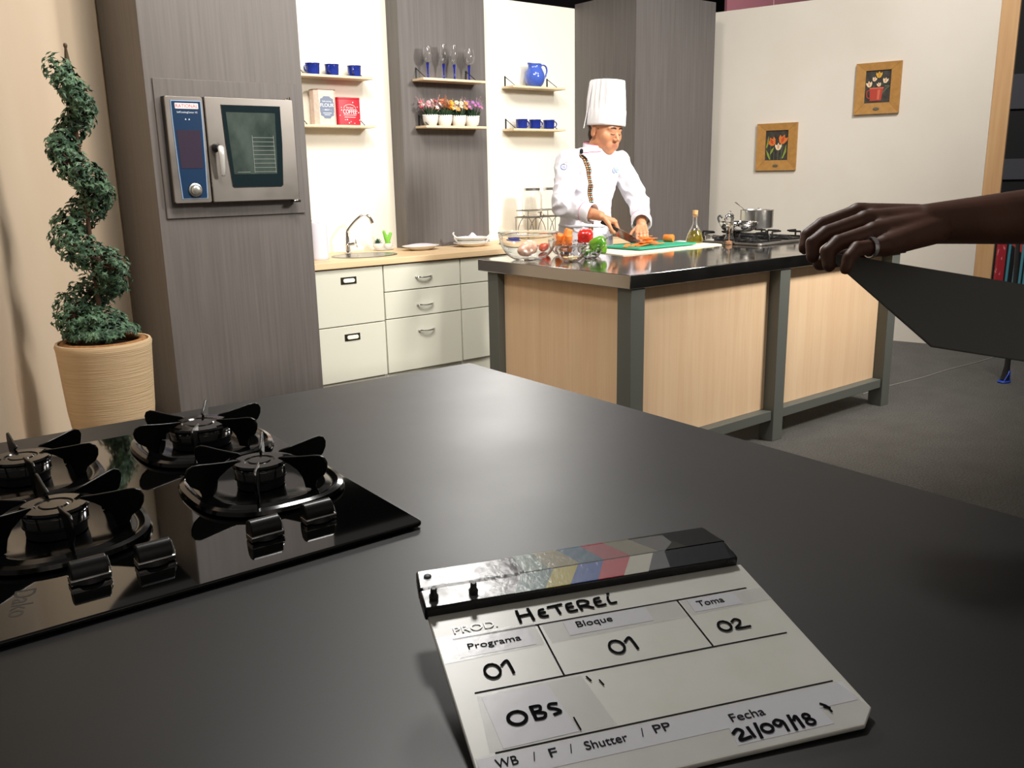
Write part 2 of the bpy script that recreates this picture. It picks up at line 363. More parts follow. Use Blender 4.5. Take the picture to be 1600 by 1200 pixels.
# ------------------------------------------------------------------ oven
ov = thing('combi_oven', (0, 4.688, 0), 'stainless steel combi oven with blue control panel built into the grey column', 'oven')
Y = yz(0)
MB().box((1.455, -.045, 1.203), (2.132, -.001, 1.726)).build('housing', M_black, ov)
MB().prism(rounded(1.455, 1.201, 1.646, 1.727, .012), .012, yz(-.045)).build('control_fascia', M_steel, ov, bevel=.003)
cp = MB().prism([(1.482, 1.706), (1.634, 1.706), (1.634, 1.60), (1.630, 1.40), (1.624, 1.223), (1.494, 1.223), (1.488, 1.36), (1.482, 1.6)], .003, yz(-.057)).build('panel_trim', M_ltblue, ov)
pn = MB().prism([(1.486, 1.702), (1.630, 1.702), (1.630, 1.60), (1.626, 1.40), (1.620, 1.227), (1.498, 1.227), (1.492, 1.36), (1.486, 1.6)], .003, yz(-.0595)).build('control_panel', M_blue, ov)
MB().prism([(1.498, 1.562), (1.616, 1.562), (1.612, 1.375), (1.502, 1.375)], .0015, yz(-.0624)).build('display', M_screen, pn)
MB().prism(rounded(1.501, 1.666, 1.617, 1.693, .003), .0015, yz(-.0624)).build('brand_plate', mat('plate_white', S('e6e2e2'), .4), pn)
MB().text('RATIONAL', .0235, yz(-.0642)@Matrix.Translation((1.559, 1.6715, 0)), .0006, 'CENTER', .98).build('brand_lettering', mat('red_print', S('d8232e'), .5), pn, smooth=False)
MB().text('SelfCookingCenter XS', .0125, yz(-.0627)@Matrix.Translation((1.559, 1.645, 0)), .0005, 'CENTER', .9).build('model_lettering', mat('pale_print', S('cdd6e2'), .5), pn, smooth=False)
mb = MB()
for x in (1.548, 1.566): mb.prism([(x-.004, 1.612), (x+.004, 1.612), (x, 1.620)], .0005, yz(-.0627))
mb.build('indicator_mark', mat('pale_print'), pn, smooth=False)
kn = MB().lathe([(.034, 0), (.034, .004), (.028, .006), (.026, .02), (.022, .026), (.012, .029), (0, .029)], (1.562, -.0625, 1.267), 32, (0, -1, 0)).build('control_knob', mat('satin_silver', S('c9c9c4'), .3, .9), ov)
MB().lathe([(.0365, 0), (.0365, .003), (.034, .003), (.034, 0)], (1.562, -.0625, 1.267), 32, (0, -1, 0), closed=True).build('knob_ring', M_darkwin, kn)
# door
dr = MB().prism(rounded(1.650, 1.201, 2.132, 1.729, .008), .018, yz(-.047)).build('door', M_steel, ov, bevel=.004)
wp = [(1.735, 1.688), (2.052, 1.688), (2.050, 1.50), (2.038, 1.285), (2.028, 1.276), (1.768, 1.276), (1.760, 1.284), (1.742, 1.50)]
cx_, cz_ = 1.893, 1.48
MB().prism([(cx_+(x-cx_)*1.018, cz_+(z-cz_)*1.015) for x, z in wp], .002, yz(-.0652)).build('window_trim', M_chrome, dr)
MB().prism(wp, .002, yz(-.0674)).build('window_border', M_darkwin, dr)
wi = MB().prism([(1.755, 1.655), (2.022, 1.655), (2.017, 1.50), (2.010, 1.342), (1.772, 1.342), (1.762, 1.50)], .0006, yz(-.0697)).build('window_glass', mat('oven_glass', S('2e3936'), .05, var=(S('48524d'), (9, 9, 6), .35, .7)), dr)
mb = MB()
for i in range(9):
    z = 1.353+.022*i; mb.tube([(1.885, -.0708, z), (2.005, -.0708, z)], .0013, 6)
mb.tube([(1.885, -.0708, 1.348), (1.885, -.0708, 1.54)], .0012, 6); mb.tube([(2.003, -.0708, 1.348), (2.003, -.0708, 1.54)], .0012, 6)
mb.tube([(1.79, -.0708, 1.352), (1.86, -.0708, 1.352)], .0014, 6)
mb.build('rack_rails', mat('dull_rail', S('8d9690'), .4, .5), dr)
hb = MB().loft([(Vector((1.698, -.075-.03, 1.487)), (.012, 0, 0), (0, .006, .0)), (Vector((1.698, -.078-.032, 1.475)), (.018, 0, 0), (0, .012, 0)), (Vector((1.699, -.112, 1.44)), (.016, 0, 0), (0, .010, 0)), (Vector((1.700, -.108, 1.38)), (.012, 0, 0), (0, .008, 0)), (Vector((1.700, -.102, 1.34)), (.0105, 0, 0), (0, .006, 0)), (Vector((1.700, -.100, 1.333)), (.007, 0, 0), (0, .004, 0))], 20).build('handle', mat('satin_light', S('dcdcd8'), .35, .6), dr, ang=60)
MB().lathe([(.022, 0), (.022, .02), (.016, .034), (.012, .044)], (1.688, -.065, 1.478), 24, (0, -1, 0)).build('handle_mount', M_black, hb)
MB().box((2.095, -.075, 1.186), (2.135, -.02, 1.200)).build('lower_hinge', M_chrome, ov, bevel=.003)
MB().cyl((2.115, -.056, 1.729), (2.115, -.056, 1.741), .008).cyl((2.10, -.056, 1.729), (2.10, -.056, 1.735), .006).build('upper_hinge', M_chrome, ov)

# ------------------------------------------------------------------ wall shelves
def shelf(x0, x1, z1, wy, label):
    s_ = thing('wall_shelf', ((x0+x1)/2, wy, z1), label, 'shelf', group='pale wooden wall shelves'); h = (x1-x0)/2
    MB().box((-h, -.14, -.015), (h, -.0008, 0)).build('board', M_shelf, s_, bevel=.0015)
    for x in (-h+.025, h-.075):
        b = MB().box((x, -.004, 0.0005), (x+.012, -.0008, .075)).box((x, -.12, .0005), (x+.012, -.004, .003))
        b.tube([(x+.006, -.004, .070), (x+.006, -.115, .004)], .0028, 8).build('bracket', M_black, s_)
    return s_
shelf(2.49, 2.998, 1.944, WY, 'pale wooden shelf with three blue mugs above the canisters')
shelf(2.49, 2.998, 1.642, WY, 'pale wooden shelf with the flour and coffee tins')
shelf(3.288, 3.797, 1.944, 5.25, 'pale wooden shelf holding four stemmed glasses')
shelf(3.296, 3.803, 1.642, 5.25, 'pale wooden shelf holding four flower pots')
shelf(4.156, 4.664, 1.946, WY, 'pale wooden shelf holding the blue jug')
shelf(4.156, 4.664, 1.643, WY, 'pale wooden shelf below the jug with three blue cups')

def mug(loc, rz, label, s=1.0, grp='blue enamel mugs'):
    m = thing('blue_mug', loc, label, 'mug', rz, grp)
    MB().lathe([(.036*s, 0), (.040*s, .002), (.0425*s, .03*s), (.044*s, .062*s), (.047*s, .066*s), (.0465*s, .068*s), (.043*s, .064*s), (.041*s, .03*s), (.037*s, .005), (0, .005)], n=32).build('cup_body', M_blueE, m)
    P = [Vector((.042*s+.022*s*sin(a)*1.1, 0, (.036-.021*cos(a))*s)) for a in [pi*i/10 for i in range(11)]]
    MB().tube(P, .0042*s, 8, flat=1.5, up=(0, 1, 0)).build('handle', M_blueE, m)
    return m
m0 = mug((2.60, 5.315, 1.9445), radians(195), 'blue enamel mug nearest the oven on the upper left shelf')
copy_thing(m0, (2.733, 5.315, 1.9445), radians(225), 'middle blue enamel mug on the upper left shelf')
copy_thing(m0, (2.892, 5.315, 1.9445), radians(235), 'blue enamel mug by the bracket on the upper left shelf')
m1 = mug((4.272, 5.315, 1.6435), radians(-5), 'leftmost blue cup on the shelf under the jug')
m1['group'] = 'blue enamel mugs'
copy_thing(m1, (4.402, 5.315, 1.6435), radians(-8), 'middle blue cup on the shelf under the jug')
copy_thing(m1, (4.540, 5.315, 1.6435), radians(-15), 'rightmost blue cup on the shelf under the jug')
# tins
fl = thing('flour_tin', (2.664, 5.335, 1.6425), 'tall pink octagonal tin with a grey FLOUR label', 'tin')
oc = [(-.075, -.025), (-.05, -.05), (.055, -.05), (.075, -.03), (.075, .03), (.05, .05), (-.055, .05), (-.075, .03)]
MB().prism(oc, .21).build('tin_body', mat('tin_pink', S('dcbfae'), .45, var=(S('e6cdbd'), (60, 60, 60), .4, .6)), fl, bevel=.002)
MB().prism([(x*1.02, y*1.02) for x, y in oc], .008, None, .210).build('lid', mat('tin_dark', S('8c7466'), .4), fl, bevel=.002)
A = yz(-.0502)@Matrix.Translation((.003, .105, 0))
lab = [(-.02, .078), (.02, .078), (.03, .066), (.046, .06), (.046, .04), (.05, .03), (.05, -.03), (.046, -.04), (.046, -.055), (.03, -.062), (.02, -.076), (-.02, -.076), (-.03, -.062), (-.046, -.055), (-.046, -.04), (-.05, -.03), (-.05, .03), (-.046, .04), (-.046, .06), (-.03, .066)]
lb = MB().prism([(x*.98, y*.88) for x, y in lab], .0006, A).build('label', mat('label_grey', S('6f7c92'), .5), fl, smooth=False)
MB().text('FLOUR', .030, A@Matrix.Translation((0, .004, .0007)), .0004, 'CENTER', 1.02).text('Self-raising', .011, A@Matrix.Translation((0, .034, .0007)), .0004, 'CENTER', 1.3).text('~ BEST ~', .012, A@Matrix.Translation((0, -.018, .0007)), .0004, 'CENTER', 1.4).prism([(-.03, -.035), (.03, -.035), (.03, -.032), (-.03, -.032)], .0004, A, .0007).prism([(-.02, -.046), (.02, -.046), (.02, -.043), (-.02, -.043)], .0004, A, .0007).build('label_lettering', mat('label_white', S('f0eef0'), .5), lb, smooth=False)
cf = thing('coffee_tin', (2.834, 5.345, 1.6425), 'red square tin lettered COFFEE beside the flour tin', 'tin')
MB().prism(rounded(-.083, -.04, .083, .04, .012), .162).build('tin_body', mat('tin_red', S('b82030'), .3), cf, bevel=.002)
MB().prism(rounded(-.084, -.041, .084, .041, .012), .012, None, .162).build('lid', mat('tin_red'), cf, bevel=.003)
A = yz(-.0402)@Matrix.Translation((.004, .07, 0))
mb = MB().text('COFFEE', .040, A@Matrix.Translation((0, .002, 0)), .0012, 'CENTER', .72).text('The best', .013, A@Matrix.Translation((0, .036, 0)), .0004, 'CENTER', 1.2)
mb.prism([(-.04, -.02), (.04, -.02), (.04, -.0175), (-.04, -.0175)], .0004, A).prism([(-.045, -.007), (.045, -.007), (.045, -.0045), (-.045, -.0045)], .0004, A)
arc = [(.042*cos(a), .036+.024*sin(a)) for a in [pi*i/12 for i in range(13)]]; mb.stroke(arc, .002, A, .0004, 2)
for k in range(26):
    a = k*2.4; r = .035+.0085*(k % 6); x = r*cos(a)*1.05; z = .003+r*sin(a)*.95
    if abs(x) < .074 and -.062 < z < .085 and (abs(x) > .05 or z < -.028 or z > .064): mb.lathe([(0, 0), (.0028+.001*(k % 2), 0), (.0028+.001*(k % 2), .0004), (0, .0004)], A@Vector((x, z, 0)), 8, (0, -1, 0))
mb.build('lettering', mat('label_white'), cf, smooth=False)
# jug
jg = thing('blue_jug', (4.405, 5.315, 1.9465), 'glazed blue pitcher on the upper right shelf', 'jug')
prof = [(.040, 0), (.052, .002), (.070, .03), (.078, .06), (.075, .09), (.062, .118), (.052, .135), (.050, .148), (.053, .160), (.0555, .163), (.052, .163), (.047, .150), (.049, .13), (.060, .11), (.071, .08), (.066, .035), (.05, .006), (0, .006)]
mb = MB().lathe(prof, n=40)
for v in mb.v:
    if v.z > .125:
        k = (v.z-.125)/.04; a = atan2(v.y, v.x); d = abs(((a-radians(190)+pi) % (2*pi))-pi)
        if d < .7: f = (cos(d/.7*pi)+1)/2*k; v.x += cos(radians(190))*.022*f; v.y += sin(radians(190))*.022*f; v.z += .006*f
mb.build('jug_body', M_jug, jg, sub=1)
P = catmull([(.048, 0, .14), (.07, -.005, .158), (.098, -.008, .152), (.112, -.008, .125), (.105, -.006, .088), (.085, -.003, .058), (.070, 0, .045)], 5)
MB().tube(P, .0055, 10, flat=1.5, up=(0, 1, 0)).build('handle', M_jug, jg)

# stemmed glasses with cobalt stems
def goblet(loc, h, rb, label, stem=.098, rim=.6):
    g = thing('stemmed_glass', loc, label, 'glass', group='cobalt stemmed glasses on the shelf')
    MB().lathe([(.032, 0), (.034, .002), (.012, .005), (.006, .012), (.0045, .04), (.006, .07), (.010, stem), (0, stem+.001)], n=24).build('stem', M_cobalt, g)
    H = h-stem; pr = []
    N = 12
    for i in range(N+1):
        t = i/N; pr.append((rb*(sqrt(max(0, 1-((t-.45)/.45)**2)) if t < .45 else 1-(1-rim)*((t-.45)/.55)**2), stem+.001+H*t))
    pr[0] = (.004, stem+.001)
    inner = [(max(r-.0012, .001), z+(.0015 if i == 0 else 0)) for i, (r, z) in enumerate(pr)][::-1]
    MB().lathe([(0, stem+.001)]+pr+inner+[(0, stem+.003)], n=28).build('bowl', M_glass, g)
    return g
goblet((3.366, 5.175, 1.9445), .205, .038, 'leftmost round cobalt-stemmed wine glass on the middle shelf', rim=.75)
goblet((3.494, 5.175, 1.9445), .225, .029, 'taller narrow cobalt-stemmed glass second from the left', rim=.72)
goblet((3.580, 5.175, 1.9445), .222, .028, 'narrow cobalt-stemmed glass third from the left', rim=.72)
goblet((3.703, 5.175, 1.9445), .205, .038, 'rightmost round cobalt-stemmed wine glass by the bracket', rim=.75)

# flower pots
def flower_pot(x, cols, label, seed):
    rnd = random.Random(seed)
    p = thing('potted_flowers', (x, 5.175, 1.6425), label, 'potted flowers', group='white pots of flowers on the shelf')
    mb = MB().lathe([(.036, 0), (.040, .003), (.050, .03), (.053, .052), (.051, .066), (.047, .066), (.047, .055), (0, .052)], n=32)
    for i in range(20): mb.ball((.0495*cos(2*pi*i/20), .0495*sin(2*pi*i/20), .067), .0052, 8, 6)
    mb.build('pot', M_white, p)
    lf = MB()
    for i in range(80):
        a = rnd.random()*2*pi; r = .015+.032*rnd.random(); h = .03+.045*rnd.random(); b = Vector((r*.6*cos(a), r*.6*sin(a), .052)); t = Vector((r*1.5*cos(a), r*1.5*sin(a), .058+h))
        s_ = Vector((-sin(a), cos(a), 0))*.008; m_ = (b+t)/2+Vector((0, 0, .008)); up = Vector((cos(a), sin(a), 0))*.0012
        lf.add([b, m_+s_, t, m_-s_, m_+up], [(0, 1, 4), (1, 2, 4), (2, 3, 4), (3, 0, 4), (0, 3, 2, 1)])
    lf.build('leaves', M_leafd, p, smooth=False)
    mats_ = [mat('petal_'+c, S(c), .6) for c in cols]+[mat('flower_centre', S('d8a030'), .6)]
    fb = MB()
    for i in range(26):
        a = rnd.random()*2*pi; r = .070*sqrt(rnd.random()); c = Vector((r*cos(a), r*sin(a), .108+.075*rnd.random()*(1-r*5))); R = .011+.009*rnd.random()
        fb.cur = rnd.randrange(len(cols)); nrm = Vector((cos(a)*.5, sin(a)*.5-.6, .7)).normalized(); q = Vector((0, 0, 1)).rotation_difference(nrm)
        for k in range(7):
            b = 2*pi*k/7; d = q@Vector((cos(b), sin(b), .15)); sd = q@Vector((-sin(b), cos(b), 0)); fb.add([c, c+d*R*.6+sd*R*.3, c+d*R, c+d*R*.6-sd*R*.3, c+d*R*.5-nrm*.001], [(0, 1, 4), (1, 2, 4), (2, 3, 4), (3, 0, 4), (3, 2, 1, 0)])
        fb.cur = len(cols); fb.ball(c+nrm*.001, R*.25, 6, 4)
    fb.build('blossoms', mats_, p, smooth=False)
    sp = MB()
    for i in range(18):
        a = rnd.random()*2*pi; r = .055*rnd.random()+.02; b = Vector((r*.3*cos(a), r*.3*sin(a), .055)); t = Vector((r*1.25*cos(a), r*1.25*sin(a), .13+.075*rnd.random())); sp.tube([b, (b+t)/2, t], .0008, 5)
        for k in range(9):
            u = .55+.05*k; q_ = b.lerp(t, u)+Vector((rnd.uniform(-.006, .006), rnd.uniform(-.006, .006), 0)); sp.ball(q_, .0026, 6, 4)
    sp.build('dry_sprigs', mat('sprig_'+str(seed), S(['c79a98', 'b06a3c', 'cdbba0', '9a7e88'][seed % 4]), .7), p)
    return p
flower_pot(3.372, ['e8a0ae', 'b03a5c', 'f2d8d8'], 'white pot of pink flowers, leftmost of the four', 0)
flower_pot(3.487, ['e85a3c', 'f0a828', 'c8782a'], 'white pot of orange and yellow flowers, second from left', 1)
flower_pot(3.603, ['f0e6cc', 'e8dcc0', 'd8904c'], 'white pot of cream flowers, third from left', 2)
flower_pot(3.716, ['9a5ab4', 'b86ab0', '74486e'], 'white pot of purple flowers, rightmost of the four', 3)

# ------------------------------------------------------------------ things on the oak worktop
z = ZT+.0005
pr_ = thing('paper_towel_roll', (2.400, 5.00, z), 'white paper towel roll standing at the oven column', 'paper towel')
MB().lathe([(.060, 0), (.0635, .004), (.064, .02), (.0625, .21), (.058, .222), (.022, .222), (.020, .20), (0, .20)], n=40).build('paper', mat('tissue', S('d3cfd8'), .9), pr_)
of = thing('orange_leaf_ornament', (2.395, 5.12, z), 'small orange leafy ornament behind the paper towel roll', 'ornament')
MB().lathe([(.03, 0), (.03, .01), (.006, .02), (.006, .21)], n=16).build('stem', M_white, of)
mb = MB()
for a, l, e in ((-.3, .055, 1.0), (.5, .05, .5), (2.8, .05, .4), (1.5, .06, .8), (3.6, .045, .9), (5.0, .05, .6)):
    d = Vector((cos(a)*cos(e), sin(a)*cos(e), sin(e))); sd = Vector((-sin(a), cos(a), 0)); b = Vector((0, 0, .205)); m_ = b+d*l*.55
    mb.add([b, m_+sd*.018, b+d*l+sd*.006, b+d*l*1.15, m_-sd*.016, m_-Vector((0, 0, .006))], [(0, 1, 5), (1, 2, 5), (2, 3, 5), (3, 4, 5), (4, 0, 5), (0, 4, 3, 2, 1)])
mb.build('leaves', mat('orange_leaf', S('c87a3c'), .6), of, smooth=False)
# faucet
fa = thing('kitchen_faucet', (2.742, 5.265, z), 'chrome swan neck tap behind the sink', 'faucet')
MB().lathe([(.028, 0), (.028, .006), (.018, .012), (.016, .05), (.018, .056), (.014, .065), (.013, .10), (.011, .11), (0, .11)], n=24).build('body', M_chrome, fa)
P = catmull([(0, 0, .10), (0, 0, .135), (.012, -.006, .160), (.05, -.02, .205), (.085, -.035, .236), (.110, -.045, .246), (.135, -.055, .236), (.150, -.06, .215), (.157, -.064, .195)], 6)
MB().tube(P, .0095, 12).build('spout', M_chrome, fa)
MB().lathe([(.012, 0), (.013, .02), (.011, .026)], (.150, -.060, .214), 16, (.25, -.1, -.95)).build('aerator', M_chrome, fa)
hd = MB().cyl((.0, -.01, .055), (.036, -.032, .062), .010, .012).build('valve', M_chrome, fa)
mb = MB()
for a in range(4): 
    q = Matrix.Rotation(radians(90*a+20), 3, Vector((.036, -.022, .007)).normalized()); mb.caps(Vector((.042, -.036, .063)), Vector((.042, -.036, .063))+q@Vector((.0, .0, .026)), .004, .005, 8, 3)
mb.build('cross_handle', M_chrome, hd)
# small plants on a dish
ds = MB().lathe([(.03, 0), (.05, .004), (.052, .009), (.048, .008), (0, .005)], n=32, sx=1.55, sy=.8).build('small_dish', M_white); ds.location = (3.03, 5.30, z); tag(ds, 'shallow white oval dish under the succulent and the cactus', 'dish')
sc_ = thing('potted_succulent', (2.990, 5.30, z+.0095), 'dark green succulent in a white pot beside the tap', 'potted succulent')
MB().lathe([(.022, 0), (.033, .012), (.036, .026), (.032, .038), (.028, .038), (.026, .03), (0, .03)], n=24).build('pot', M_white, sc_)
mb = MB()
for k in range(26):
    a = k*2.4; e = .25+.045*k; d = Vector((cos(a)*cos(e), sin(a)*cos(e), sin(e))); b = Vector((0, 0, .032)); l = .042; sd = Vector((-sin(a), cos(a), 0))
    mb.add([b, b+d*l*.5+sd*.006, b+d*l, b+d*l*.5-sd*.006, b+d*l*.5+Vector((0, 0, -.003))], [(0, 1, 2, 3), (0, 4, 1), (1, 4, 2), (2, 4, 3), (3, 4, 0)])
mb.build('leaves', mat('succulent', S('2f6048'), .5), sc_, smooth=False)
ca = thing('potted_cactus', (3.068, 5.30, z+.0095), 'bright green branching cactus in a white pot', 'potted cactus')
MB().lathe([(.022, 0), (.031, .012), (.033, .024), (.030, .034), (.026, .034), (.024, .028), (0, .028)], n=24).build('pot', M_white, ca)
mb = MB()
def ribcaps(a, b, r):
    k0 = len(mb.v); mb.caps(a, b, r, r*.9, 24, 5); ax = (Vector(b)-Vector(a)).normalized()
    for v in mb.v[k0:]:
        d = v-Vector(a); rad = d-ax*d.dot(ax)
        if rad.length > .001: v -= rad*.12*(.5+.5*cos(8*atan2(rad.y, rad.x+1e-9)))
ribcaps((0, 0, .03), (-.008, 0, .075), .019); ribcaps((-.014, 0, .06), (-.028, 0, .112), .012); ribcaps((.006, 0, .055), (.022, 0, .098), .012)
mb.build('stem', mat('cactus_green', S('7cc242'), .5), ca, ang=80)
# plates
def plate(loc, rx, ry, h, label, nm='serving_plate'):
    p = MB().lathe([(.55*rx, 0), (.6*rx, .003), (rx*.93, h-.004), (rx, h-.001), (rx*.99, h+.001), (rx*.9, h-.002), (.6*rx, .006), (0, .006)], n=48, sy=ry/rx).build(nm, M_white); p.location = loc; return tag(p, label, 'plate')
pl = plate((3.205, 5.10, z), .135, .10, .030, 'white oval plate lying on the worktop beside the cactus')
k = MB().ball((0, 0, 0), .1, 32, 12, (1.15, .85, .18)).build('white_napkin_mound', mat('tissue')); k.location = (3.205, 5.10, z+.0255+.0); 
k.name = 'folded_white_napkin'; tag(k, 'folded white napkin filling the oval plate', 'napkin')
p2 = plate((3.612, 5.07, z), .140, .115, .028, 'round white plate under the two handled dishes'); p2['group'] = 'white dishes stacked by the column'
def eared(z0, s, label, rz):
    b = thing('handled_dish', (3.612, 5.07, z0), label, 'dish', rz, 'white dishes stacked by the column')
    mb = MB().lathe([(.05, 0), (.06, .002), (.095, .016), (.115, .032), (.113, .034), (.09, .02), (.055, .006), (0, .005)], n=40, sy=.8)
    for v in mb.v: v *= s
    mb.build('dish_body', M_white, b)
    for sg in (-1, 1):
        P = catmull([(sg*.098*s, 0, .022*s), (sg*.118*s, 0, .040*s), (sg*.130*s, 0, .058*s), (sg*.122*s, 0, .068*s)], 5)
        MB().tube(P, [.022*s, .020*s, .018*s, .017*s, .016*s, .015*s, .014*s, .013*s, .013*s, .013*s, .013*s, .013*s, .012*s, .012*s, .010*s, .006*s], 12, flat=.45, up=(1, 0, 0)).build('handle', M_white, b)
    return b
eared(z+.0065, .95, 'lower white boat shaped dish with curled ends', radians(-30)); eared(z+.030, 1.02, 'upper white boat shaped dish with curled ends holding the napkin', radians(-30))
mb = MB(); vs = []; N = 14
for i in range(N+1):
    for j in range(N+1):
        u = -1+2*i/N; v = -1+2*j/N; h = max(0, .062*(1-abs(u-.05)*1.35))*(1-.55*abs(v)) + .030*max(0, 1-abs(u+.62)*3.5)*(1-.6*abs(v)); vs.append(Vector((u*.085, v*.05, .008+h)))
for z_off in (0,):
    nb = len(vs); vs2 = [Vector((p.x*.95, p.y*.95, .0062)) for p in vs]
fs = []
for i in range(N):
    for j in range(N): a = i*(N+1)+j; fs.append((a, a+N+1, a+N+2, a+1)); fs.append((nb+a, nb+a+1, nb+a+N+2, nb+a+N+1))
for i in range(N):
    for a, b in ((i*(N+1), (i+1)*(N+1)), ((i+1)*(N+1)+N, i*(N+1)+N), (i+1, i), (N*(N+1)+i, N*(N+1)+i+1)): fs.append((a, nb+a, nb+b, b))
mb.add(vs+vs2, fs); k = mb.build('peaked_napkin', mat('tissue'), ang=60); k.location = (3.612, 5.07, z+.031); k.rotation_euler = (0, 0, radians(-30)); tag(k, 'white napkin folded to a peak in the upper boat shaped dish', 'napkin')
bc = MB().lathe([(.07, 0), (.075, .006), (.068, .012), (.055, .014), (0, .016)], n=32).build('blue_saucer', mat('blue_plastic', S('2c3c90'), .4)); bc.location = (3.905, 5.02, z); tag(bc, 'blue saucer on the worktop behind the big glass bowl', 'saucer')
bc = MB().prism([(-.05, -.04), (.05, -.04), (.06, .03), (-.04, .04)], .014).build('folded_blue_cloth', mat('navy_cloth', S('202c70'), .8), bevel=.006); bc.location = (3.91, 5.02, z+.0165); tag(bc, 'dark blue folded cloth lying on the blue saucer', 'cloth')

# drinks dispensers on a wire stand
ws = thing('wire_stand', (4.33, 5.16, z), 'wire stand with arched legs under the two glass dispensers', 'stand')
mb = MB(); Hs = .172; W2 = .205; D2 = .07
for yy in (-D2, D2):
    for i in (-1, 0, 1): mb.tube([(i*.195*1.0, yy, 0), (i*.195, yy, Hs)], .003, 6)
    for c in (-.10, .10):
        mb.tube([(c+.085*cos(a), yy, Hs*sin(a)*.985+.002) for a in [pi*i/16 for i in range(17)]], .003, 6)
    mb.tube([(-W2, yy, Hs), (W2, yy, Hs)], .0032, 6); mb.tube([(-W2, yy, .003), (W2, yy, .003)], .0032, 6)
for xx in (-W2, W2):
    for zz in (Hs, .003): mb.tube([(xx, -D2, zz), (xx, D2, zz)], .0032, 6)
mb.build('legs', mat('grey_wire', S('8a8a84'), .35, .9), ws)
mb = MB()
for zz in (Hs+.004, Hs+.05):
    mb.tube([(-.19, -D2, zz), (.19, -D2, zz), (.19, D2, zz), (-.19, D2, zz)], .003, 6, closed=True)
for xx in (-.19, -.07, 0, .07, .19): mb.tube([(xx, -D2, Hs), (xx, -D2, Hs+.05)], .003, 6)
for yy in (-.04, 0, .04): mb.tube([(-.19, yy, Hs+.002), (.19, yy, Hs+.002)], .0025, 6)
mb.build('cradle', mat('grey_wire'), ws)
def dispenser(x, label):
    d = thing('glass_dispenser', (x, 5.16, z+Hs+.006), label, 'dispenser', group='glass drink dispensers on the wire stand')
    pr = [(.060, .002), (.070, .008), (.075, .03), (.075, .145), (.070, .165), (.058, .180), (.056, .188)]
    MB().lathe([(0, 0)]+pr+[(r-.003, zz+.0) for r, zz in pr[::-1]]+[(0, .006)], n=32).build('jar', M_glass, d)
    MB().lathe([(.058, .1885), (.060, .1885), (.060, .206), (.056, .208), (0, .208)], n=32).build('lid', M_alu, d)
    t = MB().cyl((0, -.073, .03), (0, -.105, .03), .008).cyl((0, -.10, .036), (0, -.10, .006), .007).cyl((0, -.10, .034), (0, -.10, .05), .005, .01).build('tap', M_chrome, d)
    return d
dd = dispenser(4.235, 'glass drink dispenser jar nearest the jug shelf'); copy_thing(dd, (4.425, 5.16, z+Hs+.006), None, 'glass drink dispenser jar half hidden by the chef')

# ------------------------------------------------------------------ pictures on the right flat
def picture(s0, s1, z0, z1, label):
    c = thing('framed_picture', tuple(WM@Vector(((s0+s1)/2, (z0+z1)/2, .0008))), label, 'picture', group='golden wood framed flower pictures'); 
    c.rotation_euler = WM.to_3x3().to_euler(); w_, h_ = (s1-s0)/2, (z1-z0)/2; iw, ih = w_*.56, h_*.63
    mb = MB(); oy = .006
    for (a, b, c2, d) in (((-w_, -h_), (w_, -h_), (iw, -ih+oy*2), (-iw, -ih+oy*2)), ((w_, -h_), (w_, h_), (iw, ih+oy*2), (iw, -ih+oy*2)), ((w_, h_), (-w_, h_), (-iw, ih+oy*2), (iw, ih+oy*2)), ((-w_, h_), (-w_, -h_), (-iw, -ih+oy*2), (-iw, ih+oy*2))):
        e = .0006; P = [Vector((x, y, 0)) for x, y in (a, b, c2, d)]; T = [Vector((P[0].x, P[0].y, .020)), Vector((P[1].x, P[1].y, .020)), Vector((P[2].x, P[2].y, .014)), Vector((P[3].x, P[3].y, .014))]
        cc = sum(T, Vector())/4; T = [p+(cc-p)*.004 for p in T]
        mb.add(P+T, [(3, 2, 1, 0), (4, 5, 6, 7), (0, 1, 5, 4), (1, 2, 6, 5), (2, 3, 7, 6), (3, 0, 4, 7)])
    mb.build('frame', M_oakframe, c, bevel=.002, smooth=False)
    MB().prism([(x, y+oy*2) for x, y in ((-iw, -ih), (iw, -ih), (iw, ih), (-iw, ih))], .006, None, 0.001).build('canvas', mat('painting_ground', S('2b2722'), .6, var=(S('45413a'), (30, 30, 30), .4, .7)), c)
    MB().lathe([(0, 0), (.022, 0), (.021, .003), (0, .004)], (0, -h_*.80, .0185), 24, sy=.5).build('plaque', mat('pewter_plaque', S('6b6a58'), .5, .4), c)
    return c, iw, ih
def tulip(mb, x, y, s, zz, colr=0, lean=0.):
    q = Matrix.Translation((x, y, zz))@Matrix.Rotation(lean, 4, 'Z')
    mb.cur = colr; mb.prism([(-.5*s, .35*s), (-.55*s, .0), (-.3*s, -.5*s), (.0, -.62*s), (.3*s, -.5*s), (.55*s, 0), (.5*s, .38*s), (.22*s, .15*s), (0, .55*s), (-.24*s, .15*s)], .0008, q)
    mb.cur = colr+1; mb.prism([(-.2*s, -.1*s), (0, -.52*s), (.2*s, -.1*s), (0, .42*s)], .0006, q, .0008)
pc = [mat('paint_'+k, S(v), .6) for k, v in (('orange', 'd8762c'), ('red', 'c24a2a'), ('cream', 'ecd9b0'), ('pink', 'd89a80'), ('yellow', 'dba93a'), ('yellow2', 'c98a2a'), ('green', '8a9a38'), ('dkgreen', '59684a'), ('pot', 'b5412e'), ('potlight', 'd2694e'))]
c, iw, ih = picture(-1.276, -.949, 1.304, 1.671, 'wood framed picture of three tulips, the lower of two')
mb = MB(); Z = .0075
tulip(mb, -.042, .045, .062, Z, 0, .5); tulip(mb, .050, .060, .066, Z, 0, -.35); tulip(mb, .014, .004, .05, Z, 2)
mb.cur = 7
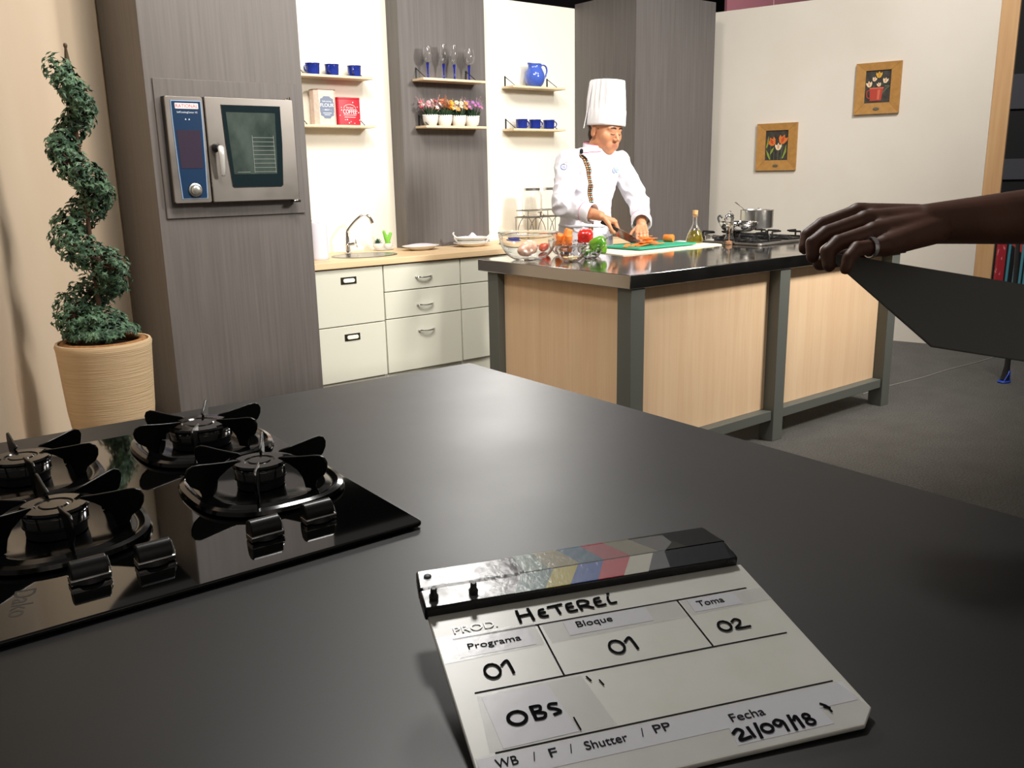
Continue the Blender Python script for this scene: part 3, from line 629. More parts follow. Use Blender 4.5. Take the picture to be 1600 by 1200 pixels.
for x0, y0, x1, y1 in ((-.05, .015, -.048, -.10), (.014, -.03, .012, -.10), (.045, .02, .04, -.10), (-.02, -.04, -.02, -.1)): mb.stroke([(x0, y0), (x1, y1)], .004, Matrix.Translation((0, 0, Z)), .0006)
mb.cur = 6
for P in ([(-.085, -.02), (-.06, -.055), (-.048, -.098), (-.055, -.098), (-.075, -.065)], [(-.02, .0), (-.03, -.035), (-.05, -.06), (-.052, -.05), (-.042, -.02)], [(.078, .02), (.078, -.04), (.055, -.09), (.045, -.09), (.062, -.04)], [(-.068, .09), (-.066, .03), (-.08, -.01), (-.086, .0), (-.078, .05)]): mb.prism(P, .0008, None, Z)
mb.build('tulip_painting', pc, c, smooth=False)
c, iw, ih = picture(-.5285, -.208, 1.7025, 2.0685, 'wood framed picture of tulips in a red can, the higher of two')
mb = MB()
tulip(mb, .004, .098, .042, Z, 4); tulip(mb, -.063, .034, .040, Z, 2, .2); tulip(mb, .052, .055, .036, Z, 2, -.2); tulip(mb, -.026, .068, .030, Z, 2, -.3); tulip(mb, .006, .028, .028, Z, 2, .2)
mb.cur = 8; mb.prism([(-.058, 0), (.040, 0), (.028, -.088), (-.052, -.088)], .0008, None, Z)
mb.cur = 9; mb.prism([(-.058, .006), (.042, .006), (.041, -.004), (-.058, -.004)], .0008, None, Z+.0008); mb.prism([(.0, -.01), (.02, -.01), (.014, -.08), (-.002, -.08)], .0005, None, Z+.0008)
mb.cur = 7; mb.stroke([(.034, -.035), (.06, -.005), (.078, .012), (.05, .014)], .007, Matrix.Translation((0, 0, Z)), .0008); mb.stroke([(-.03, 0), (-.028, .018)], .005, Matrix.Translation((0, 0, Z)), .0008); mb.stroke([(.01, .0), (.03, .03), (.045, .04)], .003, Matrix.Translation((0, 0, Z)), .0005)
mb.cur = 8; mb.stroke([(-.056, -.01), (-.076, -.02), (-.072, -.06), (-.05, -.07)], .006, Matrix.Translation((0, 0, Z)), .0008)
mb.build('watering_can_painting', pc, c, smooth=False)

# ------------------------------------------------------------------ steel island
IX0, IX1, IY0, IY1, IZ = 2.545, 4.70, 2.482, 3.53, .912
isl = thing('steel_island', (3.6, 3.0, 0), 'steel topped island with beech panels and grey green posts', 'kitchen island')
def L_(x, y, z): return Vector((x-3.6, y-3.0, z))
MB().box(L_(IX0, IY0, IZ-.058), L_(IX1, IY1, IZ)).build('worktop', M_steeltop, isl, bevel=.003)
for px, py in ((2.56, 2.49), (3.567, 2.49), (4.575, 2.49), (2.56, 3.39), (3.567, 3.44), (4.575, 3.44)):
    MB().box(L_(px, py, 0), L_(px+.08, py+.08, IZ-.0585)).build('post', M_frame, isl, bevel=.002)
for a, b in ((2.642, 3.565), (3.649, 4.573)):
    MB().box(L_(a, 2.50, .108), L_(b, 2.56, .156)).build('bottom_rail', M_frame, isl, bevel=.002)
    MB().box(L_(a, 2.550, .157), L_(b, 2.568, .8530)).build('front_panel', M_beech, isl)
MB().box(L_(2.575, 2.572, .108), L_(2.625, 3.388, .156)).build('side_rail', M_frame, isl, bevel=.002)
MB().box(L_(2.60, 2.572, .157), L_(2.618, 3.388, .8530)).build('side_panel', M_beech, isl)
MB().box(L_(4.60, 2.572, .108), L_(4.65, 3.438, .156)).build('side_rail', M_frame, isl, bevel=.002)
MB().box(L_(4.61, 2.572, .157), L_(4.628, 3.438, .8530)).build('side_panel', M_beech, isl)

Z = IZ+.0005
def glass_bowl(loc, R, H, label, wall=.003, base=.4):
    pr = []; N = 14
    for i in range(N+1):
        t = i/N; pr.append((R*(base+(1-base)*sin(t*pi/2)**.8), H*t**1.35))
    pr2 = [(r-wall, z_+wall*1.2*(1-i/N)) for i, (r, z_) in enumerate(pr)][::-1]
    o = MB().lathe([(0, 0)]+pr+[(R+.003, H-.001), (R+.003, H+.004), (R-.001, H+.005)]+pr2+[(0, wall*1.2)], n=64).build('glass_bowl', M_glass, ang=50)
    o.location = loc; return tag(o, label, 'bowl', 'glass mixing bowls on the island')
glass_bowl((2.690, 3.31, Z), .143, .128, 'largest glass bowl, holding raw chicken')
glass_bowl((2.765, 3.085, Z), .072, .070, 'small glass bowl in front with a few pale slices')
glass_bowl((2.930, 3.13, Z), .062, .066, 'small glass bowl holding green pepper halves')
glass_bowl((2.965, 3.36, Z), .075, .070, 'glass bowl behind, with carrot pieces standing in it')
# contents
def lump(name, prims, m, label, cat, vox=.004, it=6, group=None, disp=0, ns=30):
    o = blob(name, prims, vox, it, m, disp, ns); tag(o, label, cat, group); return o
def blob(name, mb, vox, it, m, disp=0, ns=30, parent=None):
    me = bpy.data.meshes.new(name); me.from_pydata([tuple(p) for p in mb.v], [], mb.f); o = bpy.data.objects.new(name, me); COL.objects.link(o)
    bm = bmesh.new(); bm.from_mesh(me); bmesh.ops.remove_doubles(bm, verts=bm.verts, dist=1e-6); bmesh.ops.recalc_face_normals(bm, faces=bm.faces); bm.to_mesh(me); bm.free()
    r = o.modifiers.new('r', 'REMESH'); r.mode = 'VOXEL'; r.voxel_size = vox
    if it: s_ = o.modifiers.new('s', 'SMOOTH'); s_.iterations = it; s_.factor = .5
    dg = bpy.context.evaluated_depsgraph_get(); dg.update(); m2 = bpy.data.meshes.new_from_object(o.evaluated_get(dg))
    bpy.data.objects.remove(o); bpy.data.meshes.remove(me); m2.name = name
    if disp:
        vn = [v.normal.copy() for v in m2.vertices]
        for v, q in zip(m2.vertices, vn): v.co += q*disp*noise.noise(v.co*ns)
    m2.materials.clear()
    for x in (m if isinstance(m, (list, tuple)) else [m]): m2.materials.append(x)
    m2.shade_smooth(); o = bpy.data.objects.new(name, m2); COL.objects.link(o)
    if parent is not None: o.parent = parent
    return o
for i, (x, y, a, lb) in enumerate(((2.655, 3.275, .3, 'raw chicken breast in the big glass bowl, nearest the camera'), (2.730, 3.345, 1.2, 'raw chicken breast at the back of the big glass bowl'))):
    mb = MB().ball((0, 0, .040), .05, 20, 12, (1.05, .75, .7)).ball((.03, .012, .034), .035, 16, 10, (1, .8, .7)).ball((-.032, .0, .036), .03, 16, 10, (1, .9, .8))
    o = lump('chicken_breast', mb, M_chicken, lb, 'chicken', .003, 8, 'raw chicken in the big bowl', .004, 40); o.location = (x, y, Z+.004+.01); o.rotation_euler = (0, 0, a)
for i, (x, y, a) in enumerate(((2.775, 3.080, .2), (2.755, 3.100, 1.6), (2.765, 3.070, 2.6))):
    o = MB().prism(rounded(-.026, -.010, .026, .010, .009), .006).build('pale_slice', mat('garlic', S('e6cf9a'), .5), bevel=.002); o.location = (x, y, Z+.006+.0065*i); o.rotation_euler = (0, 0, a); tag(o, 'pale slice lying in the bottom of the small front bowl', 'slice', 'pale slices in the small bowl')
for i, (x, y, rx_, ry_, h) in enumerate(((2.938, 3.345, .12, .30, .125), (2.975, 3.335, .25, -.25, .10), (2.985, 3.38, -.1, .35, .115), (2.945, 3.385, .3, -.1, .10))):
    o = MB().lathe([(.010, 0), (.016, .004), (.021, h-.006), (.017, h), (0, h+.001)], n=20).build('carrot', M_orange, ang=60); o.location = (x, y, Z+.012); o.rotation_euler = (rx_, ry_, 0)
    tag(o, ['peeled carrot standing tallest in the back glass bowl', 'stubby carrot at the front of the back glass bowl', 'carrot at the right edge of the back glass bowl', 'carrot at the far side of the back glass bowl'][i], 'carrot', 'carrots in the back bowl')
o = lump('tomato', MB().ball((0, 0, .028), .031, 24, 14, (1, 1, .88)), mat('tomato_red', S('dc5a3e'), .2, coat=.3), 'salmon red tomato beside the big glass bowl rim', 'tomato', .003, 2); o.location = (2.918, 3.455, Z+.0)
# red pepper (lying), green halves
def pepper(name, m, s, label, half=False, stem=True):
    r = thing(name, (0, 0, 0), label, 'pepper'); mb = MB(); n = 48; prof = [(.006, .006), (.020, .0), (.034, .006), (.042, .022), (.043, .05), (.038, .075), (.028, .090), (.012, .094), (.003, .086)]
    mb.lathe(prof, n=n)
    for v in mb.v:
        a = atan2(v.y, v.x); k = 1-.13*(.5+.5*cos(4*a))**2; v.x *= k*s; v.y *= k*s; v.z *= s
    mb.build('flesh', m, r, ang=70)
    if stem: MB().tube([(0, 0, .086*s), (.002, .001, .098*s), (.006, .002, .112*s)], [.007*s, .004*s, .005*s], 8).build('stem', mat('pepper_stem', S('5c7a34'), .6), r)
    return r
rp = pepper('red_pepper', M_red, 1.0, 'whole red pepper lying behind the green pepper bowl'); rp.location = (3.02, 3.27, Z+.082); rp.rotation_euler = (radians(80), 0, radians(38+90))
bw = glass_bowl((3.045, 3.245, Z), .060, .052, 'glass bowl under the red pepper'); 
for i, (x, y, zz, rx_, rz_) in enumerate(((2.935, 3.13, .050, 60, 30), (2.967, 3.115, .045, 100, 100))):
    g = pepper('green_pepper', M_green, .86 if i == 0 else .62, ['shiny green pepper on top of the small bowl', 'smaller green pepper piece at the right of the small bowl'][i], stem=(i == 0)); g['group'] = 'green peppers in the small bowl'; g.location = (x, y, Z+zz); g.rotation_euler = (radians(rx_), 0, radians(rz_))
for i in range(4):
    a = i*1.5; mb = MB().tube([(.03*cos(t), .03*sin(t), .001) for t in [pi*k/8-.2 for k in range(9)]], .005, 8, flat=1.0)
    o = mb.build('green_pepper_strip', M_green); o.location = (2.930+.006*cos(a), 3.13+.006*sin(a), Z+.011+.011*i); o.rotation_euler = (.1, 0, a); tag(o, 'curved green pepper strip inside the small glass bowl', 'pepper strip', 'green pepper strips')
# towel, board, carrots
tw = MB(); N = 24; Mx = 10; vs = []
cor = [Vector((3.125, 3.10)), Vector((3.93, 3.13)), Vector((3.99, 3.49)), Vector((3.18, 3.47))]
for i in range(N+1):
    for j in range(Mx+1):
        u, v = i/N, j/Mx; p = cor[0].lerp(cor[1], u).lerp(cor[3].lerp(cor[2], u), v); e = min(u, 1-u)*N; f = min(v, 1-v)*Mx
        vs.append(Vector((p.x+.004*sin(v*9), p.y+.005*sin(u*14), Z+.003+(.003*max(0, noise.noise(Vector((u*5, v*4, 0))))+.002*abs(sin(u*20)) if min(e, f) < .6 else 0))))
nb = len(vs); vs += [Vector((p.x, p.y, Z+.0002)) for p in vs]; fs = []
W_ = Mx+1
for i in range(N):
    for j in range(Mx): a = i*W_+j; fs += [(a, a+W_, a+W_+1, a+1), (nb+a, nb+a+1, nb+a+W_+1, nb+a+W_)]
for i in range(N): fs += [(i*W_, nb+i*W_, nb+(i+1)*W_, (i+1)*W_), (i*W_+Mx, (i+1)*W_+Mx, nb+(i+1)*W_+Mx, nb+i*W_+Mx)]
for j in range(Mx): fs += [(j, j+1, nb+j+1, nb+j), (N*W_+j, nb+N*W_+j, nb+N*W_+j+1, N*W_+j+1)]
o = tw.add(vs, fs).build('kitchen_towel', M_towel, ang=60); tag(o, 'cream cloth spread under the green cutting board', 'cloth')
bd = MB().prism(rounded(-.235, -.13, .235, .13, .015), .010).build('cutting_board', M_board, bevel=.002); bd.location = (3.575, 3.335, Z+.0075); bd.rotation_euler = (0, 0, radians(2)); tag(bd, 'green plastic cutting board on the cream cloth', 'cutting board')
ZB = Z+.0180
o = MB().lathe([(0, 0), (.017, 0), (.0195, .002), (.021, .05), (.019, .056), (0, .057)], n=28).build('carrot_stub', M_orange, ang=60); o.location = (3.745, 3.395, ZB+.0205); o.rotation_euler = (radians(90), 0, radians(20)); tag(o, 'cut carrot stub lying alone at the right of the board', 'carrot')
rnd = random.Random(5)
for i in range(13):
    l = .075; x = 3.505+rnd.uniform(-.03, .035); y = 3.315+rnd.uniform(-.03, .02); zz = ZB+.001+.0033*i; mb = MB().prism(rounded(-l/2, -.016, l/2, .016, .008), .0022)
    for v in mb.v: v.z += .004*sin(v.x*40+i)
    o = mb.build('carrot_slice', M_orange, ang=50); o.location = (x, y, zz+.004 if i else ZB+.0045); o.rotation_euler = (rnd.uniform(-.1, .1), rnd.uniform(-.12, .12), rnd.uniform(-.5, .3)); tag(o, 'thin carrot slice in the heap on the green board', 'carrot slice', 'carrot slices heaped on the board')
for i, (x, y, a) in enumerate(((3.41, 3.30, .2), (3.44, 3.27, -.3), (3.37, 3.315, .5), (3.455, 3.31, .1), (3.56, 3.27, -.5))):
    mb = MB().prism(rounded(-.036, -.013, .036, .013, .007), .0022)
    for v in mb.v: v.z += .005*sin(v.x*45)
    o = mb.build('carrot_slice', M_orange, ang=50); o.location = (x, y, ZB+.0055); o.rotation_euler = (0, 0, a); tag(o, 'curled carrot slice lying loose beside the heap', 'carrot slice', 'loose carrot slices on the board')
# oil bottle
ob = thing('oil_bottle', (3.93, 3.33, Z), 'conical glass oil bottle with a cork on the island', 'bottle')
pr = [(.045, .001), (.050, .006), (.050, .020), (.040, .055), (.026, .082), (.015, .103), (.0125, .118), (.0125, .150), (.016, .153), (.016, .160)]
MB().lathe([(0, 0)]+pr+[(r-.002, z_) for r, z_ in pr[::-1]]+[(0, .004)], n=36).build('glass', M_glass, ob)
MB().lathe([(0, .0045), (.0425, .0045), (.0472, .0085), (.0472, .021), (.0378, .055), (.0275, .0745), (0, .0745)], n=36).build('oil', mat('golden_oil', S('ead94a'), .0, trans=.85, ior=1.40), ob)
MB().lathe([(.0100, .146), (.0102, .161), (.0145, .162), (.0155, .185), (0, .186)], n=20).build('cork', mat('cork', S('d0a06c'), .8), ob)
gd = MB().lathe([(0, 0), (.034, 0), (.037, .004), (.037, .040), (.034, .040), (.033, .008), (0, .008)], n=32).build('glass_dish', M_glass, ang=50); gd.location = (4.04, 3.30, Z+.0); tag(gd, 'small straight sided glass dish beside the oil bottle', 'dish')
gs = MB().lathe([(0, 0), (.031, 0), (.031, .012), (0, .014)], n=24).build('salt', mat('salt_white', S('f0ece4'), .9)); gs.location = (4.04, 3.30, Z+.0085); tag(gs, 'white salt filling the small glass dish', 'salt'); gs['kind'] = 'stuff'
# pepper mill
pm = thing('pepper_mill', (3.985, 3.13, Z), 'clear acrylic pepper mill standing in front of the island hob', 'pepper mill')
MB().lathe([(0, 0), (.029, 0), (.031, .006), (.030, .020), (.027, .030), (.0275, .034), (.021, .046), (.018, .07), (.019, .095), (.022, .112), (.0245, .118), (.0245, .124), (0, .124)], n=32).build('body', mat('acrylic_clear', (1, 1, 1), .02, trans=1., ior=1.18), pm)
MB().lathe([(0, .003), (.016, .003), (.016, .018), (.002, .022), (.0015, .120), (0, .120)], n=20).build('peppercorns', mat('peppercorn_brown', S('b98c6a'), .5), pm)
MB().lathe([(.012, .1245), (.022, .130), (.027, .145), (.024, .160), (.012, .170), (.006, .173), (.007, .182), (0, .185)], n=28).build('head', mat('acrylic_clear'), pm)

# island hob
hb_ = thing('steel_hob', (4.30, 3.20, Z), 'stainless steel gas hob with black grates on the island', 'hob')
MB().prism(rounded(-.30, -.265, .30, .265, .02), .012).build('tray', M_steel, hb_, bevel=.004)
bpos = [(-.15, -.10), (.15, -.10), (-.15, .14), (.15, .14)]
for bx, by in bpos:
    b = MB().lathe([(.048, .0125), (.050, .016), (.040, .022), (.034, .022), (.034, .028), (0, .030)], (bx, by, 0), 28).build('burner', M_black, hb_)
    mb = MB(); hh = .052
    for i in range(4):
        a = pi/2*i; d = Vector((cos(a), sin(a), 0)); c = Vector((bx, by, 0)); mb.tube([c+d*.035+Vector((0, 0, hh)), c+d*.112+Vector((0, 0, hh)), c+d*.114+Vector((0, 0, hh-.004)), c+d*.114+Vector((0, 0, .016))], .0052, 6)
    mb.tube([Vector((bx, by, .0165))+Vector((sx*.116, sy*.110, 0)) for sx, sy in ((-1, -1), (1, -1), (1, 1), (-1, 1))], .005, 6, closed=True)
    mb.build('grate', M_matblack, hb_)
for i in range(4): MB().lathe([(.018, .0125), (.018, .018), (.015, .034), (0, .036)], (-.255+.0*i, -.16+.075*i, 0), 20).build('knob', M_black, hb_)
ZG = Z+.052+.0052
pn_ = thing('frying_pan', (4.20, 3.235, ZG), 'shiny round steel pan with a knobbed handle on the front burner', 'pan')
MB().lathe([(0, 0), (.07, 0), (.092, .012), (.106, .035), (.110, .052), (.115, .053), (.114, .055), (.108, .054), (.103, .036), (.09, .015), (.07, .003), (0, .003)], n=48).build('pan_body', M_chrome, pn_)
MB().tube(catmull([(.055, .095, .050), (.075, .13, .056), (.10, .175, .060)], 4), .009, 10, flat=1.2).build('handle', M_black, pn_)
MB().tube(catmull([(-.06, .09, .05), (-.055, .105, .075), (-.045, .10, .088), (-.035, .09, .075)], 4), .006, 8).build('loop_handle', M_black, pn_)
pt = thing('saucepan', (4.53, 3.355, ZG), 'tall aluminium saucepan on the back burner', 'saucepan')
MB().lathe([(0, 0), (.094, 0), (.098, .004), (.098, .102), (.100, .106), (.097, .107), (.095, .102), (.095, .006), (0, .005)], n=48).build('pot_body', M_alu, pt)
MB().tube(catmull([(.08, .055, .088), (.12, .085, .094), (.19, .13, .098)], 4), .008, 8, flat=1.3).build('handle', M_black, pt)
sp_ = thing('serving_spoon', (4.48, 3.355, ZG+.008), 'steel spoon leaning out of the saucepan', 'spoon')
MB().tube(catmull([(-.0, -.02, .0), (-.03, -.0, .055), (-.062, .014, .105), (-.095, .03, .135), (-.115, .04, .150)], 5), [.004]*14+[.006, .007, .008, .009, .009, .008, .006], 10, flat=.4).build('handle', M_alu, sp_)
MB().ball((.015, -.028, -.002), .02, 16, 8, (1.3, .8, .25)).build('bowl', M_chrome, sp_)

# ------------------------------------------------------------------ potted spiral topiary
tp = thing('spiral_topiary', (.855, 3.83, 0), 'spiral ivy topiary in a ribbed beige planter by the curved wall', 'potted plant')
MB().lathe([(.118, 0), (.122, .004), (.168, .40), (.182, .655), (.185, .672), (.180, .684), (.172, .684), (.168, .66), (.165, .62), (0, .62)], n=64).build('planter', M_pot, tp)
MB().lathe([(.150+.017*cos(a), .672+.017*sin(a)) for a in [2*pi*i/10 for i in range(10)]], n=48, closed=True).build('coir_ring', mat('coir', S('a97a4c'), .9, var=(S('8a5f38'), (60, 60, 60), .4, .7), bump=((120, 120, 120), .8, .004)), tp)
MB().lathe([(0, .64), (.152, .64), (.15, .66), (0, .668)], n=32).build('soil', mat('dark_soil', S('2a221c'), .95), tp)
CR = Vector((.786, -.617, 0)); CF = Vector((.617, .786, 0))
def helix(z):  # centre of the spiral at height z (right extremes at z = 1.62, 1.30, .98)
    t = (1.74-z)/1.04; amp = .032+.062*max(0, min(1, t)); ph = (1.62-z)/.322*2*pi
    return CR*(amp*cos(ph)-.012)+CF*(amp*.8*sin(ph))+Vector((0, 0, z)), .052+.034*t
tw_ = MB().tube([(0, 0, .62), (0, 0, 1.0), (.0, 0, 1.78)], [.011, .009, .005], 8)
Hx = [helix(.74+.0125*i) for i in range(80)]
tw_.tube([h[0] for h in Hx], .011, 6)
rnd = random.Random(11)
for k in range(5): tw_.tube([h[0]+Vector((rnd.uniform(-1, 1), rnd.uniform(-1, 1), rnd.uniform(-1, 1)))*h[1]*.55 for h in Hx[::2]], .0022, 5)
for k in range(70):
    h = Hx[rnd.randrange(80)]; d = Vector((rnd.gauss(0, 1), rnd.gauss(0, 1), rnd.gauss(0, 1))).normalized(); tw_.tube([h[0], h[0]+d*h[1]*.5+Vector((0, 0, .01)), h[0]+d*h[1]*1.0], .0016, 4)
tw_.build('stems', M_twig, tp)
MB().lathe([(.010, 1.765), (.010, 1.77), (.0045, 1.815), (.006, 1.818), (.0078, 1.825), (.006, 1.832), (0, 1.834)], n=12).build('finial', mat('bronze_finial', S('5e5040'), .5, .5), tp)
lfm = MB(); ivy = [(0, -.15), (-.42, -.30), (-.30, 0), (-.62, .22), (-.22, .28), (-.12, .42), (0, .85), (.12, .42), (.22, .28), (.62, .22), (.30, 0), (.42, -.30)]
def leaf(p, nrm, s, rr):
    nrm = nrm.normalized(); t = nrm.orthogonal().normalized(); q = Matrix.Rotation(rr, 3, nrm); t = q@t; b = nrm.cross(t); k = len(lfm.v)
    lfm.v.append(p+nrm*s*.12); lfm.v.extend([p+t*(x*s)+b*(y*s)-nrm*s*.22*abs(x)-nrm*s*.15*max(0, y) for x, y in ivy])
    for i in range(12): lfm.f.append([k, k+1+i, k+1+(i+1) % 12]); lfm.mi.append(0)
for k in range(3300):
    z_ = .715+1.035*rnd.random()**1.12; c, r = helix(z_); t = (1.74-z_)/1.04
    d = Vector((rnd.gauss(0, 1), rnd.gauss(0, 1), rnd.gauss(0, 1))).normalized()
    if noise.noise(Vector((z_*9, d.x*2.2, d.y*2.2))) < -.22: continue
    rr_ = r*(.75+.35*rnd.random()); p = c+d*rr_
    if p.z < .69: continue
    leaf(p, d+Vector((0, 0, .35))+Vector((rnd.uniform(-.5, .5), rnd.uniform(-.5, .5), rnd.uniform(-.5, .5))), rnd.uniform(.020, .033), rnd.random()*6.28)
for k in range(650):   # skirt of ivy over the planter
    a = rnd.random()*2*pi; rr_ = .145*sqrt(rnd.random()); hh = .715+.085*rnd.random()*(1.15-rr_/.15)+(.03 if rr_ < .1 else 0)
    p = Vector((rr_*cos(a), rr_*sin(a), hh)); leaf(p, Vector((cos(a)*rr_*5, sin(a)*rr_*5, .7))+Vector((rnd.uniform(-.4, .4), rnd.uniform(-.4, .4), 0)), rnd.uniform(.021, .034), rnd.random()*6.28)
lfm.build('ivy_foliage', M_leaf, tp, smooth=False)

# ------------------------------------------------------------------ foreground table and black glass hob
TZ = .888
TR = thing('black_table', (1.160, 1.652, 0), 'matt black work table in the foreground', 'table', radians(-1.25))
MB().box((-2.0, -2.2, TZ-.03), (0, 0, TZ)).build('table_top', M_table, TR, bevel=.0015)
MB().box((-1.95, -2.15, .1), (-.06, -.06, TZ-.0305)).build('base_cabinet', mat('black_cabinet', S('161616'), .6), TR)
MB().box((-1.90, -2.1, 0), (-.12, -.12, .0995)).build('plinth', mat('black_cabinet'), TR)
HB = thing('black_glass_hob', (.543, .885, TZ), 'black glass four burner hob set on the black table', 'hob', radians(-1.25))
gl = MB().prism(rounded(-.487, .0, .0, .655, .008), .006, None, .0022).build('glass_top', M_blackgl, HB, bevel=.0018)
MB().prism(rounded(-.480, .007, -.007, .648, .008), .002).build('under_frame', M_black, HB)
MB().text('Dako', .030, Matrix.Translation((-.440, .112, .00825))@Matrix.Rotation(radians(-104), 4, 'Z')@Matrix.Identity(4), .0001).build('maker_mark', mat('faint_mark', S('3c3a36'), .5), HB, smooth=False)
def fin(mb, c, a, z0):
    d = Vector((cos(a), sin(a), 0)); s_ = Vector((-sin(a), cos(a), 0)); c = Vector(c)
    prof = [(.030, .0435), (.033, .0460), (.050, .0475), (.070, .0500), (.086, .0525), (.096, .0530), (.1035, .0500), (.107, .043), (.106, .034), (.101, .025), (.090, .017), (.087, .010), (.087, .004), (.071, .004), (.070, .010), (.067, .020), (.060, .029), (.048, .0365), (.036, .0415)]
    P = [(r, z) for r, z in prof]; n = len(P); th = .0019
    vs = [c+d*r+Vector((0, 0, z0+z))+s_*sg*th for sg in (-1, 1) for r, z in P]
    mb.add(vs, [tuple(reversed(range(n))), tuple(range(n, 2*n))]+[(i, (i+1) % n, n+(i+1) % n, n+i) for i in range(n)])
def gas_ring(cx, cy, rc, a0, lbl):
    g = thing('pan_support', (cx, cy, 0), '', 'x'); g.parent = HB; del g['label']; del g['category']
    return g
GZ = .0083
Rz = Matrix.Rotation(radians(1.25), 3, 'Z')
for (wx, wy, rc, a0, pf) in ((.4415, 1.3975, .047, 65, 'o'), (.4379, 1.1448, .034, 65, 'o'), (.1802, 1.3932, .036, 90, 'o'), (.1754, 1.1491, .036, 90, 'o')):
    p = Rz@Vector((wx-.543, wy-.885, 0)); cx, cy = p.x, p.y
    # rounded tray base
    def se(rx, ry, n=48): return [(cx+rx*math.copysign(abs(cos(a))**.75, cos(a)), cy+ry*math.copysign(abs(sin(a))**.75, sin(a))) for a in [2*pi*i/n for i in range(n)]]
    rings = [(.100, .117, GZ), (.104, .121, GZ+.003), (.102, .119, GZ+.008), (.096, .113, GZ+.010), (.090, .107, GZ+.0065), (.086, .103, GZ+.0062), (.080, .097, GZ+.009), (.074, .090, GZ+.0075), (.066, .080, GZ+.003), (.03, .03, GZ+.002)]
    mb = MB(); vs = []; fs = []
    for rx_, ry_, zz in rings: vs += [Vector((x, y, zz)) for x, y in se(rx_, ry_)]
    m_ = len(rings)
    for j in range(m_-1):
        for i in range(48): fs.append((j*48+i, j*48+(i+1) % 48, (j+1)*48+(i+1) % 48, (j+1)*48+i))
    fs.append(tuple(reversed(range(48)))); fs.append(tuple((m_-1)*48+i for i in range(48)))
    tr_ = mb.add(vs, fs).build('pan_support_base', M_enamel, HB)
    for k in range(6):
        mb = MB(); fin(mb, (cx, cy, 0), radians(a0+1.25+60*k), GZ); mb.build('support_fin', mat('cast_fin', S('060606'), .32), tr_, bevel=.0011, smooth=True, ang=50)
    bn = MB().lathe([(rc*.96, .0035), (rc*.97, .014), (rc*1.05, .016), (rc*1.05, .0175), (0, .0175)], (cx, cy, GZ), 48).build('burner_skirt', M_black, HB)
    MB().lathe([(rc*1.03, .0178), (rc*1.05, .0195), (rc*1.04, .0325), (0, .0325)], (cx, cy, GZ), 48).build('burner_ring', M_chrome, bn)
    mb = MB().lathe([(rc*1.0, .0328), (rc*1.10, .0336), (rc*1.115, .0358), (rc*1.05, .0385), (rc*.62, .0390), (rc*.56, .0375), (rc*.48, .0375), (rc*.43, .0390), (0, .0392)], (cx, cy, GZ), 48)
    mb.build('burner_cap', M_enamel, bn, ang=25)
for wx, wy in ((.1744, .9849), (.2432, .9839), (.3691, .9700), (.4426, .9776)):
    p = Rz@Vector((wx-.543, wy-.885, 0)); x, y = p.x, p.y
    k = MB().lathe([(0, .0085), (.017, .0085), (.018, .0095), (.016, .014), (0, .014)], (x, y, 0), 28).build('knob_base', M_black, HB)
    P = [(y-.0105, .0095), (y-.0115, .018), (y-.010, .0275), (y-.005, .0325), (y+.002, .0335), (y+.008, .030), (y+.011, .022), (y+.0115, .0105)]
    vs = [Vector((x+sg*.019, a, b)) for sg in (-1, 1) for a, b in P]; n = len(P)
    MB().add(vs, [tuple(range(n)), tuple(reversed(range(n, 2*n)))]+[(i, n+i, n+(i+1) % n, (i+1) % n) for i in range(n)]).build('knob_lever', mat('satin_black', S('101010'), .35), k, bevel=.0015, ang=50)
    P = [(y-.0122, .0095), (y-.0135, .0150), (y-.0120, .0162), (y-.0090, .0160), (y-.0090, .0095)]
    vs = [Vector((x+sg*.0205, a, b)) for sg in (-1, 1) for a, b in P]; n = len(P)
    mb = MB().add(vs, [tuple(range(n)), tuple(reversed(range(n, 2*n)))]+[(i, n+i, n+(i+1) % n, (i+1) % n) for i in range(n)])
    for sg in (-1, 1): mb.box((x+sg*.0198-.0008, y-.0125, .0095), (x+sg*.0198+.0008, y+.006, .0160))
    mb.tube([(x+.0205, y-.012, .013), (x+.0215, y-.004, .022), (x+.021, y+.004, .029)], .0008, 6)
    mb.build('knob_trim', M_chrome, k, bevel=.0006)

# ------------------------------------------------------------------ clapperboard
Q0 = Vector((.3750, .6078, .9297)); eu = Vector((.9283, -.3713, .0120)).normalized(); ev = Vector((-.3606, -.9121, -.1951)); ev = (ev-eu*ev.dot(eu)).normalized(); en = ev.cross(eu)
if en.z < 0: en = -en
CB = bpy.data.objects.new('clapperboard', None); COL.objects.link(CB)
CB.matrix_world = Matrix(((eu.x, -ev.x, en.x, Q0.x), (eu.y, -ev.y, en.y, Q0.y), (eu.z, -ev.z, en.z, Q0.z), (0, 0, 0, 1)))
tag(CB, 'film clapperboard with handwritten HETEREI propped up on the black table', 'clapperboard')
def P2(u, v): return (u/1000, -v/1000)
def RC(u0, v0, u1, v1): return [P2(u0, v1), P2(u1, v1), P2(u1, v0), P2(u0, v0)]
MB().prism([P2(0, -11), P2(0, 203), P2(306, 203), P2(323, 188), P2(318, -11)][::-1], .004, None, -.004).build('slate_panel', M_slate, CB, bevel=.0012)
MB().prism([P2(.8, -10), P2(.8, 202.2), P2(305.5, 202.2), P2(322, 187.5), P2(317, -10)][::-1], .0025, None, -.0066).build('back_panel', M_black, CB)
def stick(v0, v1, nm, right):
    return MB().prism([P2(-2.5, v1), P2(right[1], v1), P2(right[0], v0), P2(0 if v0 < -45 else -2.5, v0)], .0135, None, -.0045).build(nm, mat('worn_black_paint', S('16181c'), .22, rvar=((30, 30, 30), .1, .4)), CB, bevel=.002)
